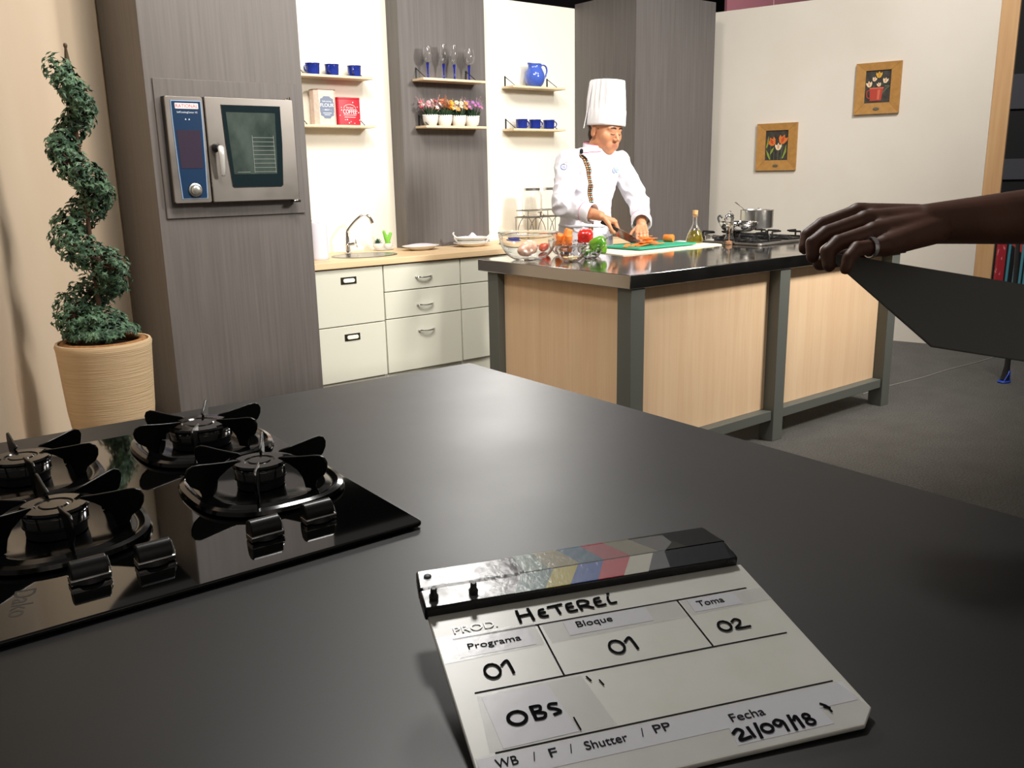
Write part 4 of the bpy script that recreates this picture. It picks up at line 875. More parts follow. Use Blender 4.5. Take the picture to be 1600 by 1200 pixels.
s1 = stick(-38.6, -10.5, 'lower_stick', (316, 314)); s2 = stick(-68, -39.6, 'clap_stick', (306, 316))
def stripes(par, P_, zt=.0091):
    cols = ['2f6a64', 'c2b22e', '1f56a8', 'c22838', 'c9c7b6', '1b1e26', '1d2026']
    names = ['teal', 'yellow', 'blue', 'red', 'white', 'black', 'black2']
    for i in range(len(P_)-1):
        (b0, t0), (b1, t1) = P_[i], P_[i+1]; v0, v1 = (-38.2, -11.5) if par is s1 else (-67, -40)
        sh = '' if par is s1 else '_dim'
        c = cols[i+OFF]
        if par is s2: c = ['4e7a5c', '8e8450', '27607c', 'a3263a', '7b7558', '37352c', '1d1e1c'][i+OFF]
        MB().prism([P2(b0, v1), P2(b1, v1), P2(t1, v0), P2(t0, v0)], .0004, None, zt).build('colour_stripe', mat('stripe_'+names[i+OFF]+sh, S(c), .25, coat=.3, bump=((160, 160, 160), .25, .0006)), par, smooth=False)
OFF = 0
stripes(s1, [(82, 96), (112, 129), (137, 154), (165, 180.5), (191.5, 209), (217, 234), (306, 312)])
stripes(s2, [(100, 96), (125, 116), (157, 141), (182, 166.5), (210, 191), (240, 218), (272, 250), (312, 303)])
# torn tape on the sticks
MB().prism([P2(-1, -12), P2(240, -12), P2(246, -37), P2(260, -50), P2(256, -64), P2(4, -66)], .0003, None, .0096).build('clear_tape', mat('crinkled_tape', S('e4e4e4'), .16, alpha=.13, bump=((120, 120, 120), .5, .0015)), CB, smooth=False)
for u, v in ((8, -22), (45, -21), (9, -56)):
    if v > -40:
        b = MB().lathe([(0, -.012), (.0055, -.012), (.006, -.0068), (.0028, -.0066), (.0028, .0092), (.0042, .0094), (.0044, .0135), (.0030, .0145), (.0030, .0205), (.0018, .0215), (0, .0215)], (u/1000, -v/1000, 0), 16).build('hinge_bolt', M_black, CB)
    else: MB().lathe([(0, .0092), (.0038, .0092), (.0036, .0104), (.002, .0112), (0, .0108)], (u/1000, -v/1000, 0), 16).build('rivet', M_black, CB)
for fx in (.10, .26): MB().lathe([(0, -.0335), (.007, -.0335), (.007, -.0068), (0, -.0068)], (fx, .015, 0), 16).build('rubber_foot', M_black, CB)
# ruled lines
mb = MB()
for a, b in (((15, 25), (303.5, 25)), ((18, 91.4), (306, 91)), ((18, 154.2), (310, 154))):
    mb.prism(RC(a[0], a[1]-.6, b[0], a[1]+.6), .0003, None, .0002)
for u0, u1 in ((92.8, 94.9), (230.1, 233)): mb.prism([P2(u0-.7, 25), P2(u1-.7, 91), P2(u1+.7, 91), P2(u0+.7, 25)][::-1], .0003, None, .0002)
mb.build('ruled_lines', M_print, CB, smooth=False)
# paper labels and tapes
mb = MB()
for r in (RC(16, 28, 84, 49), RC(116, 27, 197, 46), RC(239, 27, 288, 45)): mb.prism(r[::-1][::-1], .00025, None, .0001)
mb.prism([P2(22, 97), P2(78, 96.5), P2(86, 150.5), P2(25, 152)][::-1], .00025, None, .0001)
mb.prism(RC(3, 157, 317, 178), .00025, None, .0001); mb.prism([P2(200, 178), P2(281, 178), P2(283, 195), P2(198, 195)][::-1], .00025, None, .0001)
mb.build('paper_labels', mat('paper_label', S('dcdce2'), .35), CB, smooth=False)
mb = MB()
for P_ in ([P2(1, 20), P2(90, 22), P2(91, 51), P2(2, 53)], [P2(96, 26), P2(228, 26), P2(229, 49), P2(98, 51)], [P2(232, 27), P2(318, 27), P2(319, 46), P2(234, 48)], [P2(19, 95), P2(108, 94), P2(117, 152), P2(14, 153)], [P2(2, 155.5), P2(312, 155.5), P2(322, 188), P2(306, 201), P2(2, 201)]):
    mb.prism(P_[::-1], .00012, None, .0005)
mb.build('clear_tape', mat('label_tape', S('e0e0e4'), .2, alpha=.14, bump=((60, 60, 60), .3, .0008)), CB, smooth=False)
def T(s, u, v, cap, wid, **k):   # text with baseline at (u,v) mm, width wid mm
    t0 = MB().text(s, 1.0, Matrix.Identity(4)); xs = [p.x for p in t0.v]; wd = max(xs)-min(xs); x0 = min(xs); sz = wid/1000/wd; hs = cap/1000/.70
    M = Matrix.Translation((u/1000, -v/1000, .0007))@Matrix.Diagonal((sz, hs, 1, 1))@Matrix.Translation((-x0, 0, 0)); return [M@p for p in t0.v], t0.f
mb = MB()
WORDS = {'Programa': 'programme_word', 'Bloque': 'block_word', 'Toma': 'take_word', 'WB': 'white_balance_word', 'F': 'aperture_letter', 'Shutter': 'shutter_word', 'PP': 'double_letter', 'Fecha': 'date_word', '/': 'slash_mark'}
for a in (('Programa', 25.5, 41, 7, 47.5), ('Bloque', 126.5, 37.8, 7.5, 34), ('Toma', 246, 39, 7.5, 27), ('WB', 15.4, 168.5, 8.2, 17), ('/', 43.5, 169, 8, 3), ('F', 56.8, 169, 8.0, 6), ('/', 72.5, 169, 8, 3), ('Shutter', 84.8, 169.5, 8, 34.5), ('/', 131, 168.5, 8, 3), ('PP', 142.2, 168, 8, 14), ('Fecha', 205.5, 173.2, 8, 30)): MB().add(*T(*a)).build(WORDS[a[0]], M_print, CB, smooth=False)
mb = MB().add(*T('PROD.', 18, 18.5, 8.5, 40)); mb.build('etched_lettering', mat('pale_lettering', S('d0d0cd'), .3), CB, smooth=False)
HM = Matrix.Translation((0, 0, .0008)); mb = MB()
def flush(nm):
    global mb
    mb.build(nm, M_marker, CB, smooth=False); mb = MB()
def st(*pts, wd=2.0): mb.stroke([P2(*p) for p in pts], wd/1000, HM)
# HETEREI
st((79.5, 3), (79, 18.5), wd=2.6); st((90.5, 2.5), (91.5, 18), wd=2.6); st((79.5, 10.5), (91, 10), wd=2.6)
st((104, 6.5), (100, 7.5), (98.5, 12), (100, 16), (105.5, 16.5), wd=2.4); st((98.5, 11.7), (104.5, 11), wd=2.2)
st((109, 5.0), (122.5, 4.2), wd=2.4); st((116.5, 4.6), (117.5, 16), wd=2.4)
st((132, 5), (127, 6), (126, 11), (127, 15.5), (134, 15.5), wd=2.4); st((126, 10.5), (132, 10), wd=2.2)
st((138.5, 16.5), (138, 5), (144, 3.8), (148, 7), (145, 10.5), (139, 11), (145, 13), (150, 16), wd=2.3)
st((160, 4), (155, 5), (154, 10), (155, 14.5), (162.5, 14.5), wd=2.4); st((154, 9.5), (160, 9), wd=2.2)
st((168.5, 5), (167.5, 8), (168, 14), (173.5, 14), wd=2.2); st((169.5, 1.0), (171, .6), wd=2.2)
flush('handwritten_title')
def zero(u, v, w_, h_, wd=2.3): st(*[(u+w_/2*sin(a), v-h_/2*cos(a)) for a in [2*pi*i/12+.3 for i in range(13)]], wd=wd)
def one(u, v, h_, wd=2.3): st((u, v-h_*.72), (u+5.5, v-h_), (u+7, v-h_*.5), (u+7.5, v), wd=wd)
zero(38.3, 71.5, 13, 16); one(47.5, 78, 15.5); flush('handwritten_programme_number')
zero(150.5, 70.5, 13, 15.5); one(160, 77, 15); flush('handwritten_block_number')
zero(255.5, 70, 11.5, 12.5); st((264.5, 66.5), (269, 63.8), (272.5, 66.5), (270, 71), (264.5, 75.5), (278, 76), wd=2.2); flush('handwritten_take_number')
zero(43.5, 126, 14.5, 13, 2.9)
st((57, 118), (57.5, 130.5), wd=2.9); st((57, 118), (64, 118.5), (63, 123), (58, 124), (66, 126.5), (64, 131), (57.5, 131), wd=2.6)
st((78, 119.5), (72.5, 119), (71, 122.5), (76, 125), (78.5, 128.5), (73, 130), wd=2.6); flush('handwritten_obs')
st((200, 184), (205, 181), (208, 184.5), (202, 191), (211.5, 190.5), wd=2.6); st((214, 181.5), (214.5, 191), wd=2.6); st((221.5, 179.5), (219.5, 193), wd=2.6)
zero(228.5, 186, 9, 8, 2.4); st((244, 183), (240, 180.5), (236, 183), (239, 186.5), (244, 183.5), (243.5, 192), wd=2.4); st((251.5, 179), (250, 193), wd=2.6)
st((253.5, 184), (257, 181), (257, 192), wd=2.6); zero(265, 183.2, 5.5, 4.6, 2.2); zero(265.5, 189, 7, 5.6, 2.2); flush('handwritten_date')
st((284, 174.5), (287.5, 178), (288, 184), wd=1.8); st((285.5, 178), (288.5, 180.5), wd=2.6)
st((112, 97.5), (114, 103), wd=1.2); st((121, 104), (122.5, 110), wd=1.1); st((86.5, 137), (87.5, 150), wd=1.1)
mb.build('tape_scuffs', M_marker, CB, smooth=False, kind='stuff')

# ------------------------------------------------------------------ people
V = Vector
def fingers(mb, wrist, f, b, t, curls, s=1.0, thumb=None):
    """palm + five fingers: f wrist->knuckles, b back-of-hand normal, t towards the thumb"""
    wrist = V(wrist); f = V(f).normalized(); b = V(b); b = (b-f*b.dot(f)).normalized(); t = V(t); t = (t-f*t.dot(f)-b*t.dot(b)).normalized()
    L = [(.040, .024, .019), (.044, .028, .020), (.041, .026, .019), (.032, .020, .017)]; off = [.028, .009, -.010, -.028]; kn = [.082, .086, .082, .074]
    tips = []
    for i in range(4):
        k = wrist+f*kn[i]*s+t*off[i]*s; mb.caps(wrist+t*off[i]*.55*s, k, .0155*s, .0115*s, 14); mb.ball(k+b*.002, .0115*s, 12, 8)
        ang = 0; p = k
        for j in range(3):
            ang += curls[i][j]; d = f*cos(ang)-b*sin(ang)+t*(off[i]*1.5*(1 if j == 0 else 0)); d.normalize(); q = p+d*L[i][j]*s
            mb.caps(p, q, (.0098-.0009*j)*s, (.0089-.0009*j)*s, 12); p = q
        tips.append(p)
    th = thumb or ((.6, .75, -.35), (.85, .45, -.45), (.95, .15, -.5)); p = wrist+f*.022*s+t*.022*s
    mb.caps(wrist, p, .016*s, .015*s, 12)
    for j, (a, c, e) in enumerate(th):
        d = (f*a+t*c+b*e).normalized(); q = p+d*(.042, .032, .024)[j]*s; mb.caps(p, q, (.0145-.0022*j)*s, (.0123-.0018*j)*s, 12); p = q
    return tips

def head_prims(mb, c, up, fw, K=1.0):
    up = up.normalized(); fw = (fw-up*fw.dot(up)).normalized(); rt = fw.cross(up); q = Matrix((rt, fw, up)).transposed()
    tgt = MB()
    def B(x, y, z_, r, sc, m=None): (m or mb).ball(c+(rt*x+fw*y+up*z_)*K, r*K, 24, 16, sc, q)
    # smooth skull, cheeks and jaw first
    B(0, -.012, .040, .083, (.90, 1.12, .97), tgt); B(0, .018, .002, .068, (.97, 1.02, 1.15), tgt); B(0, .026, -.050, .056, (.98, 1.0, 1.05), tgt); B(0, .052, -.088, .026, (1.1, .95, .8), tgt)
    for sx in (-1, 1): B(sx*.042, .012, -.062, .034, (.75, 1.2, 1.0), tgt); B(sx*.034, .048, -.018, .034, (1, .9, 1.1), tgt); B(sx*.022, .066, .026, .022, (1.4, .7, .7), tgt); B(sx*.020, .056, -.055, .030, (1, .9, 1.1), tgt)
    o = blob('tmp', tgt, .004, 22, []); mb.add([v.co.copy() for v in o.data.vertices], [tuple(p.vertices) for p in o.data.polygons]); bpy.data.objects.remove(o)
    for sx in (-1, 1):
        B(sx*.029, .064, .004, .0135, (1.25, .75, .75)); B(sx*.027, .071, .022, .0085, (2.0, .8, .6))
        B(sx*.073, -.010, -.004, .021, (.32, .75, 1.35)); B(sx*.076, -.004, -.018, .010, (.5, .8, 1.0)); B(sx*.0105, .089, -.027, .0080, (1, 1.1, .85))
    mb.caps(c+(fw*.072+up*.016)*K, c+(fw*.096+up*-.020)*K, .0075*K, .0095*K, 14); B(0, .097, -.023, .0105, (1, 1, .9))
    B(0, .077, -.049, .0085, (2.1, .9, .5)); B(0, .076, -.0575, .009, (1.8, .9, .5))
    return q
def arm(mb, sh, el, wr, r=(.052, .042, .040, .027)):
    sh, el, wr = V(sh), V(el), V(wr); mb.caps(sh, sh.lerp(el, .5), r[0], (r[0]+r[1])/2*1.03); mb.caps(sh.lerp(el, .5), el, (r[0]+r[1])/2*1.03, r[1]); mb.caps(el, el.lerp(wr, .35), r[1], r[2]*1.03); mb.caps(el.lerp(wr, .35), wr, r[2]*1.03, r[3])
def ringset(R_, infl=0, ax=(1, 0), n=32):
    ax = V((ax[0], ax[1], 0)); ay = V((-ax.y, ax.x, 0)); return [(V(c), ax*(rx+infl), ay*(ry+infl)) for c, rx, ry in R_]

# ---- chef
CT = [((3.555, 3.84, .86), .155, .112), ((3.555, 3.84, .95), .158, .115), ((3.557, 3.84, 1.05), .145, .104), ((3.563, 3.838, 1.15), .145, .104), ((3.575, 3.83, 1.25), .158, .112), ((3.59, 3.825, 1.33), .165, .110), ((3.60, 3.825, 1.385), .155, .092), ((3.603, 3.828, 1.425), .105, .07), ((3.605, 3.828, 1.445), .065, .055)]
shR, elR, wrR = (3.425, 3.85, 1.375), (3.315, 3.765, 1.135), (3.368, 3.515, 1.085)
shL, elL, wrL = (3.785, 3.80, 1.370), (3.815, 3.655, 1.135), (3.635, 3.465, 1.025)
mb = MB().loft(ringset(CT))
mb.caps(shR, (3.60, 3.83, 1.39), .05, .06).caps(shL, (3.60, 3.83, 1.39), .05, .06)
arm(mb, shR, elR, wrR); arm(mb, shL, elL, wrL)
for sx in (-1, 1):
    hx = 3.555+sx*.085; mb.caps((hx, 3.84, .90), (hx+sx*.01, 3.82, .50), .088, .056); mb.caps((hx+sx*.01, 3.82, .50), (hx+sx*.01, 3.86, .09), .055, .038); mb.caps((hx+sx*.01, 3.87, .045), (hx+sx*.025, 3.71, .035), .036, .030)
mb.caps((3.605, 3.830, 1.41), (3.640, 3.795, 1.50), .058, .054)
hc, hup, hfw = V((3.652, 3.782, 1.544)), V((.04, -.22, .97)), V((.06, -.97, -.22))
HQ = head_prims(mb, hc, hup, hfw, 1.13)
kb, kt = V((3.378, 3.520, 1.060)), V((3.470, 3.295, .940)); kd = (kt-kb).normalized()
gc = kb.lerp(kt, .34)
fingers(mb, wrR, (gc+V((.035, .0, .025)))-V(wrR), (.1, -.25, 1), (-.55, -.8, 0), [(.75, 1.15, .7), (.8, 1.25, .8), (.85, 1.3, .8), (.9, 1.3, .8)], 1.0, ((.75, .35, -.45), (.75, .1, -.65), (.8, -.2, -.5)))
fingers(mb, wrL, (-.50, -.52, -.42), (-.35, -.3, .9), (-.8, .5, 0), [(.55, .65, .35), (.55, .7, .4), (.6, .75, .45), (.65, .8, .5)], .98)
chef = blob('person', mb, .0032, 5, [M_skin, M_lip, M_hair])
tag(chef, 'chef in tall white hat slicing carrots behind the steel island, head bowed', 'person')
up_ = hup.normalized(); fw_ = (hfw-up_*hfw.dot(up_)).normalized(); rt_ = fw_.cross(up_)
for p in chef.data.polygons:
    d = p.center-hc; x, y, z_ = d.dot(rt_), d.dot(fw_), d.dot(up_)
    if y > .078 and abs(x) < .021 and -.069 < z_ < -.0515: p.material_index = 1
def bvh_of(o): return BVHTree.FromPolygons([v.co for v in o.data.vertices], [tuple(p.vertices) for p in o.data.polygons])
fb_ = bvh_of(chef)
def face_patch(name, pts, wd, m, off=.0012, r=None):   # a small strip lying on the face
    mb = MB(); P = []
    for x, z_ in pts:
        o_ = hc+rt_*x+up_*z_+fw_*.2; hit = fb_.ray_cast(o_, -fw_)
        if hit[0]: P.append(hit[0]+fw_*off)
    if len(P) > 1: mb.tube(P, [wd*(.55+.45*sin(pi*(i+.6)/(len(P)+.2))) for i in range(len(P))], 8, flat=.5, up=fw_)
    return mb.build(name, m, chef)
for sx in (-1, 1):
    face_patch('eyebrow', [(sx*(.012+.0052*i), .031+.004*sin(i*.45)) for i in range(8)], .0052, M_hair)
    face_patch('eyelashes', [(sx*(.016+.0038*i), .001-.0035*sin(pi*i/7)) for i in range(8)], .0024, M_hair, .0008)
mb = MB()
mb.ball(hc-fw_*.026+up_*.030, .086, 24, 16, (.92, 1.02, .86), HQ)
mb.ball(hc-fw_*.060+up_*-.020, .050, 20, 12, (1.25, .75, 1.2), HQ)
for sx in (-1, 1): mb.ball(hc+rt_*sx*.068+fw_*.012+up_*.022, .016, 12, 8, (.6, .8, 1.3), HQ)
blob('hair', mb, .004, 3, M_hair, .0015, 200, parent=chef)

# jacket
mb = MB().loft(ringset([(c, rx, ry) for c, rx, ry in CT if c[2] > .87][:-1]+[((3.605, 3.828, 1.452), .068, .060)], .020))
mb.caps(shR, (3.58, 3.83, 1.385), .066, .075).caps(shL, (3.62, 3.83, 1.385), .066, .075)
def sleeve(sh, el, wr, f1, rc):
    sh, el, wr = V(sh), V(el), V(wr); e = el.lerp(wr, f1); mb.caps(sh, sh.lerp(el, .5), .069, .066); mb.caps(sh.lerp(el, .5), el, .066, .058); d = (wr-el).normalized()
    k = el.lerp(wr, f1*.8); mb.caps(el, k, .058, rc); return k, e, d
kR = sleeve(shR, elR, wrR, .70, .050); kL = sleeve(shL, elL, wrL, .84, .050)
jk = blob('chef_jacket', mb, .005, 7, M_cotton, parent=chef)
me = jk.data
vn = [v.normal.copy() for v in me.vertices]
for v, q in zip(me.vertices, vn):
    p = v.co; arm_ = min((p-V(elR)).length, (p-V(elL)).length)
    w1 = noise.noise(V((p.x*9+p.z*6, p.y*9, p.z*16-p.x*8))); w2 = abs(noise.noise(V((p.x*13-p.z*11, p.y*13, p.z*9+p.x*14))))
    k = 1.0+1.1*max(0, 1-arm_/.16)
    v.co += q*(.006*w1-.017*w2+.004)*k
me.update()
jb = bvh_of(jk)
def cuff(K, rc, nm='cuff'):
    k, e, d = K; u = d.orthogonal().normalized(); w_ = d.cross(u); n = 36; mb = MB(); vs = []; prof = [(rc-.004, -.030), (rc+.004, -.034), (rc+.0075, -.010), (rc+.0075, .020), (rc+.004, .026), (rc-.001, .022), (rc-.004, -.01)]
    for r, h in prof:
        for i in range(n): a = 2*pi*i/n; rr = r+.0025*sin(3*a+h*60); vs.append(e+d*h+(u*cos(a)+w_*sin(a))*rr)
    m_ = len(prof); fs = [(j*n+i, j*n+(i+1) % n, ((j+1) % m_)*n+(i+1) % n, ((j+1) % m_)*n+i) for j in range(m_) for i in range(n)]
    c = mb.add(vs, fs).build('cuff', M_cotton, jk, ang=70)
    mb = MB().tube([e-d*.034+(u*cos(2*pi*i/n)+w_*sin(2*pi*i/n))*(rc+.0058) for i in range(n)], .0013, 6, closed=True); mb.build('cuff_piping', M_pinkp, c)
cuff(kR, .050); cuff(kL, .050)
# collar
mb = MB(); n = 48; vs = []; prof = [(.060, 1.415, 0), (.063, 1.445, .004), (.0655, 1.474, .006), (.0690, 1.476, .006), (.0720, 1.450, .002), (.0760, 1.415, 0)]
a0 = -pi/2+.16
for r, z_, tl in prof:
    for i in range(n+1): a = a0+(2*pi-.20)*i/n; vs.append(V((3.614+r*1.03*cos(a), 3.820+r*.98*sin(a), z_+.014*sin(a))))
m_ = len(prof); N1 = n+1; fs = [(j*N1+i, j*N1+i+1, ((j+1) % m_)*N1+i+1, ((j+1) % m_)*N1+i) for j in range(m_) for i in range(n)]+[tuple(j*N1 for j in range(m_)), tuple(j*N1+n for j in reversed(range(m_)))]
cl = mb.add(vs, fs).build('collar', M_cotton, jk, ang=60)
mb = MB().tube([V((3.614+.0672*1.03*cos(a), 3.820+.0672*.98*sin(a), 1.477+.014*sin(a))) for a in [a0+(2*pi-.20)*i/n for i in range(n+1)]], .0018, 6); mb.build('collar_piping', M_pinkp, cl)
def onj(x, z_, off=.001):   # point on the jacket front, seen along +y
    h = jb.ray_cast(V((x, 3.2, z_)), V((0, 1, 0)));
    return (h[0]+h[1]*off) if h[0] else V((x, 3.70, z_))
def strip(name, L, Rr, m, off=.0015, parent=None, th=.0015):
    n = len(L); vs = []
    for o_ in (off, off-th):
        for a, b in zip(L, Rr):
            for k in range(5): t = k/4; vs.append(onj(a[0]+(b[0]-a[0])*t, a[1]+(b[1]-a[1])*t, o_))
    fs = []; N_ = n*5
    for i in range(n-1):
        for k in range(4): a = i*5+k; fs += [(a, a+1, a+6, a+5), (N_+a, N_+a+5, N_+a+6, N_+a+1)]
        fs += [(i*5, i*5+5, N_+i*5+5, N_+i*5), (i*5+4, N_+i*5+4, N_+i*5+9, i*5+9)]
    fs += [(0, N_, N_+4, 4), ((n-1)*5, (n-1)*5+4, N_+(n-1)*5+4, N_+(n-1)*5)]
    return MB().add(vs, fs).build(name, m, parent or jk, smooth=True, ang=60)
PL = [(3.468+.026*(1.42-z_)/.3*sin((1.42-z_)*6)+.0, z_) for z_ in [1.415-.012*i for i in range(40)]]
strip('placket_band', [(x-.011, z_) for x, z_ in PL], [(x+.013, z_) for x, z_ in PL], mat('band_black', S('1c2420'), .8), .0025)
mo = MB(); cols_ = ['d8803c', 'e0a870', 'a8d0c4', 'd8743c']
for i in range(38):
    x, z_ = PL[i]
    for sx, cc in ((-.0045, i % 2), (.0075, 2)):
        mo.cur = (cc if sx < 0 else (2 if i % 2 else 3)); s_ = .0052; vs = [onj(x+sx+dx, z_-.004+dz, .0032) for dx, dz in ((-s_, -.003), (s_*.2, .0045), (s_, -.004))]+[onj(x+sx, z_-.004, .0012)]
        mo.add(vs, [(0, 1, 2), (0, 3, 1), (1, 3, 2), (2, 3, 0)])
mo.build('placket_pattern', [mat('band_'+c, S(c), .8) for c in cols_], jk, smooth=False)
mb = MB().tube([onj(3.470+.0035*i, 1.423+.0003*i, .003) for i in range(34)], .0016, 6); mb.build('neckline_piping', M_pinkp, jk)
# microphone
mk = MB().ball(onj(3.472, 1.424, .016), .011, 16, 12, (1, 1, 1.35)).cyl(onj(3.472, 1.404, .010), onj(3.474, 1.385, .008), .005, .004).build('clip_microphone', mat('foam_black', S('0c0c0d'), .95)); tag(mk, 'small black clip microphone at the top of the chef\'s patterned placket', 'microphone')
# embroidered marks
def logo(name, cx, cz, r, txt, cols, proj):
    mb = MB()
    mb.cur = 0; P = [proj(cx+r*1.08*cos(2*pi*i/20), cz+r*sin(2*pi*i/20)) for i in range(20)]; mb.tube(P, .0017, 5, closed=True)
    t0 = MB().text(txt, r*1.0, Matrix.Identity(4), .0002, 'CENTER'); mb.add([proj(cx+p.x*.98, cz-r*.36+p.y*1.05) for p in t0.v], t0.f)
    mb.cur = 1; P = [proj(cx+r*.8+r*.5*cos(2*pi*i/10), cz+r*1.1+r*.5*sin(2*pi*i/10)) for i in range(10)]; mb.tube(P, .0017, 5, closed=True)
    mb.build(name, cols, jk, smooth=False)
lc = [mat('embroidery_blue', S('3c5fa8'), .7), mat('embroidery_pink', S('e8b0a0'), .7)]; lc2 = [mat('embroidery_teal', S('3f9c96'), .7), mat('embroidery_pale', S('cfd8e4'), .7)]
logo('chest_badge', 3.652, 1.325, .0135, 'IGI', lc, lambda x, z_: onj(x, z_, .0012)); logo('chest_badge', 3.692, 1.327, .0135, 'IFE', lc2, lambda x, z_: onj(x, z_, .0012))
def ons(u, z_):
    h = jb.ray_cast(V((2.9, 3.25, z_))+V((.61, -.79, 0))*0+V((.79, -.61, 0))*u, V((.61, .79, 0)).normalized()); return (h[0]+h[1]*.0012) if h[0] else V((3.36, 3.8, z_))
sx0 = (V((3.385, 3.84, 0))-V((2.9, 3.25, 0))).dot(V((.79, -.61, 0)).normalized())
logo('sleeve_badge', sx0+.0, 1.350, .0155, 'IGI', lc, ons)
# apron
AP = [((3.557, 3.84, .50), .20, .15), ((3.557, 3.84, .70), .19, .145), ((3.555, 3.84, .88), .182, .138), ((3.557, 3.84, .985), .175, .132)]
mb = MB(); n = 40; vs = []
for rr in (0, -.003):
    for c, rx, ry in AP:
        for i in range(n+1): a = -pi*1.06+pi*1.12*i/n; k = 1+.02*sin(i*1.1)*(1 if c[2] < .9 else .4); vs.append(V(c)+V(((rx+rr)*k*cos(a), (ry+rr)*k*sin(a), 0)))
N1 = n+1; N_ = 4*N1; fs = []
for j in range(3):
    for i in range(n): a = j*N1+i; fs += [(a, a+1, a+N1+1, a+N1), (N_+a, N_+a+N1, N_+a+N1+1, N_+a+1)]
    fs += [(j*N1, (j+1)*N1, N_+(j+1)*N1, N_+j*N1), (j*N1+n, N_+j*N1+n, N_+(j+1)*N1+n, (j+1)*N1+n)]
for i in range(n): fs += [(i, N_+i, N_+i+1, i+1), (3*N1+i, 3*N1+i+1, N_+3*N1+i+1, N_+3*N1+i)]
ap = mb.add(vs, fs).build('apron', M_cotton, chef, ang=70)
ab = bvh_of(ap)
def ona(x, z_): h = ab.ray_cast(V((x, 3.2, z_)), V((0, 1, 0))); return (h[0]-V((0, .001, 0))) if h[0] else V((x, 3.70, z_))
mb = MB()
for s_, zz in (('gourmet', .949), ('IGI 2018', .932)):
    t0 = MB().text(s_, .018, Matrix.Identity(4), .0002, 'CENTER'); mb.add([ona(3.655+p.x, zz+p.y) for p in t0.v], t0.f)
mb.build('apron_lettering', mat('embroidery_navy', S('4a5ca8'), .7), ap, smooth=False)
MB().tube([V((3.557+.174*cos(a), 3.84+.131*sin(a), 1.02+.004*sin(5*a))) for a in [2*pi*i/40 for i in range(40)]], .004, 6, closed=True, flat=2.2, up=(0, 0, 1)).build('apron_string', M_cotton, ap)
mb = MB()
for sx in (-1, 1):
    hx = 3.555+sx*.085; mb.caps((hx, 3.84, .88), (hx+sx*.01, 3.82, .50), .104, .076); mb.caps((hx+sx*.01, 3.82, .50), (hx+sx*.01, 3.86, .14), .076, .060)
blob('trousers', mb, .008, 4, mat('black_cotton', S('141416'), .85), .003, 12, parent=chef)
mb = MB()
for sx in (-1, 1): hx = 3.555+sx*.095; mb.caps((hx, 3.88, .050), (hx+sx*.018, 3.70, .042), .046, .040)
for v in mb.v: v.z = max(v.z, .001)
blob('shoes', mb, .006, 3, mat('black_leather', S('0f0f10'), .35), parent=chef)
# hat
hb0 = V((3.664, 3.788, 1.586)); hax = V((.045, -.03, 1)).normalized(); hu = hax.cross(V((0, 1, 0))).normalized(); hw = hax.cross(hu)
n = 200; vs = []; lev = [(-.012, 1.0, 0), (0, 1.01, 0), (.072, 1.0, 0), (.076, .985, .3), (.13, .95, 1), (.19, .895, 1), (.228, .865, .9), (.237, .84, .5), (.2395, .70, .2), (.2405, .35, 0), (.2405, .02, 0)]
for h, s_, pl in lev:
    for i in range(n):
        a = 2*pi*i/n; dirv = hu*cos(a)+hw*sin(a); wd = dirv.x*(-.95)+dirv.y*.3     # pleats gather at the back and his right side
        g = max(0, min(1, wd*1.4+.35)); r = .108*s_*(1-.11*g*pl*(abs(((i*20/n) % 1)-.5)*2)**.8) + .006*g*pl
        ell = 1+.08*abs(dirv.y); vs.append(hb0+hax*h+dirv*r*ell)
fs = []; m_ = len(lev)
for j in range(m_-1):
    for i in range(n): fs.append((j*n+i, j*n+(i+1) % n, (j+1)*n+(i+1) % n, (j+1)*n+i))
fs.append(tuple((m_-1)*n+i for i in range(n)))
ht = MB().add(vs, fs).build('chef_hat', M_hat, chef, ang=50)
so = ht.modifiers.new('thick', 'SOLIDIFY'); so.thickness = .002; so.offset = -1
mb = MB(); bk = V((-.80, .45, 0)).normalized(); sd = V((-bk.y, bk.x, 0))
mb.add([hb0+bk*.095+sd*.03+hax*.215, hb0+bk*.080-sd*.03+hax*.215, hb0+bk*.118-sd*.035+hax*-.020, hb0+bk*.132+sd*.03+hax*-.022, hb0+bk*.099+sd*.03+hax*.215, hb0+bk*.084-sd*.03+hax*.215, hb0+bk*.122-sd*.035+hax*-.020, hb0+bk*.136+sd*.03+hax*-.022], [(0, 1, 2, 3), (7, 6, 5, 4), (0, 4, 5, 1), (1, 5, 6, 2), (2, 6, 7, 3), (3, 7, 4, 0)]).build('hat_flap', M_hat, ht, smooth=False)
# knife
kn_ = bpy.data.objects.new('chef_knife', None); COL.objects.link(kn_)
ku = V((0, 0, 1)); ku = (ku-kd*ku.dot(kd)).normalized(); ks = kd.cross(ku)
kn_.matrix_world = Matrix(((kd.x, ks.x, ku.x, kb.x), (kd.y, ks.y, ku.y, kb.y), (kd.z, ks.z, ku.z, kb.z), (0, 0, 0, 1)))
tag(kn_, 'chef knife with a black handle gripped over the green board', 'knife')
Mk = Matrix(((1, 0, 0, 0), (0, 0, 1, 0), (0, 1, 0, 0), (0, 0, 0, 1)))
MB().prism([(0, -.012), (.01, -.016), (.04, -.011), (.09, -.012), (.112, -.013), (.112, .010), (.05, .012), (.005, .010)], .016, Mk, -.008).build('handle', M_black, kn_, bevel=.004)
kl = (kt-kb).length
MB().prism([(.112, .010), (.112, -.030), (.13, -.034), (kl-.06, -.026), (kl, .0), (kl-.03, .006), (kl-.08, .010)], .002, Mk, -.001).build('blade', M_chrome, kn_)

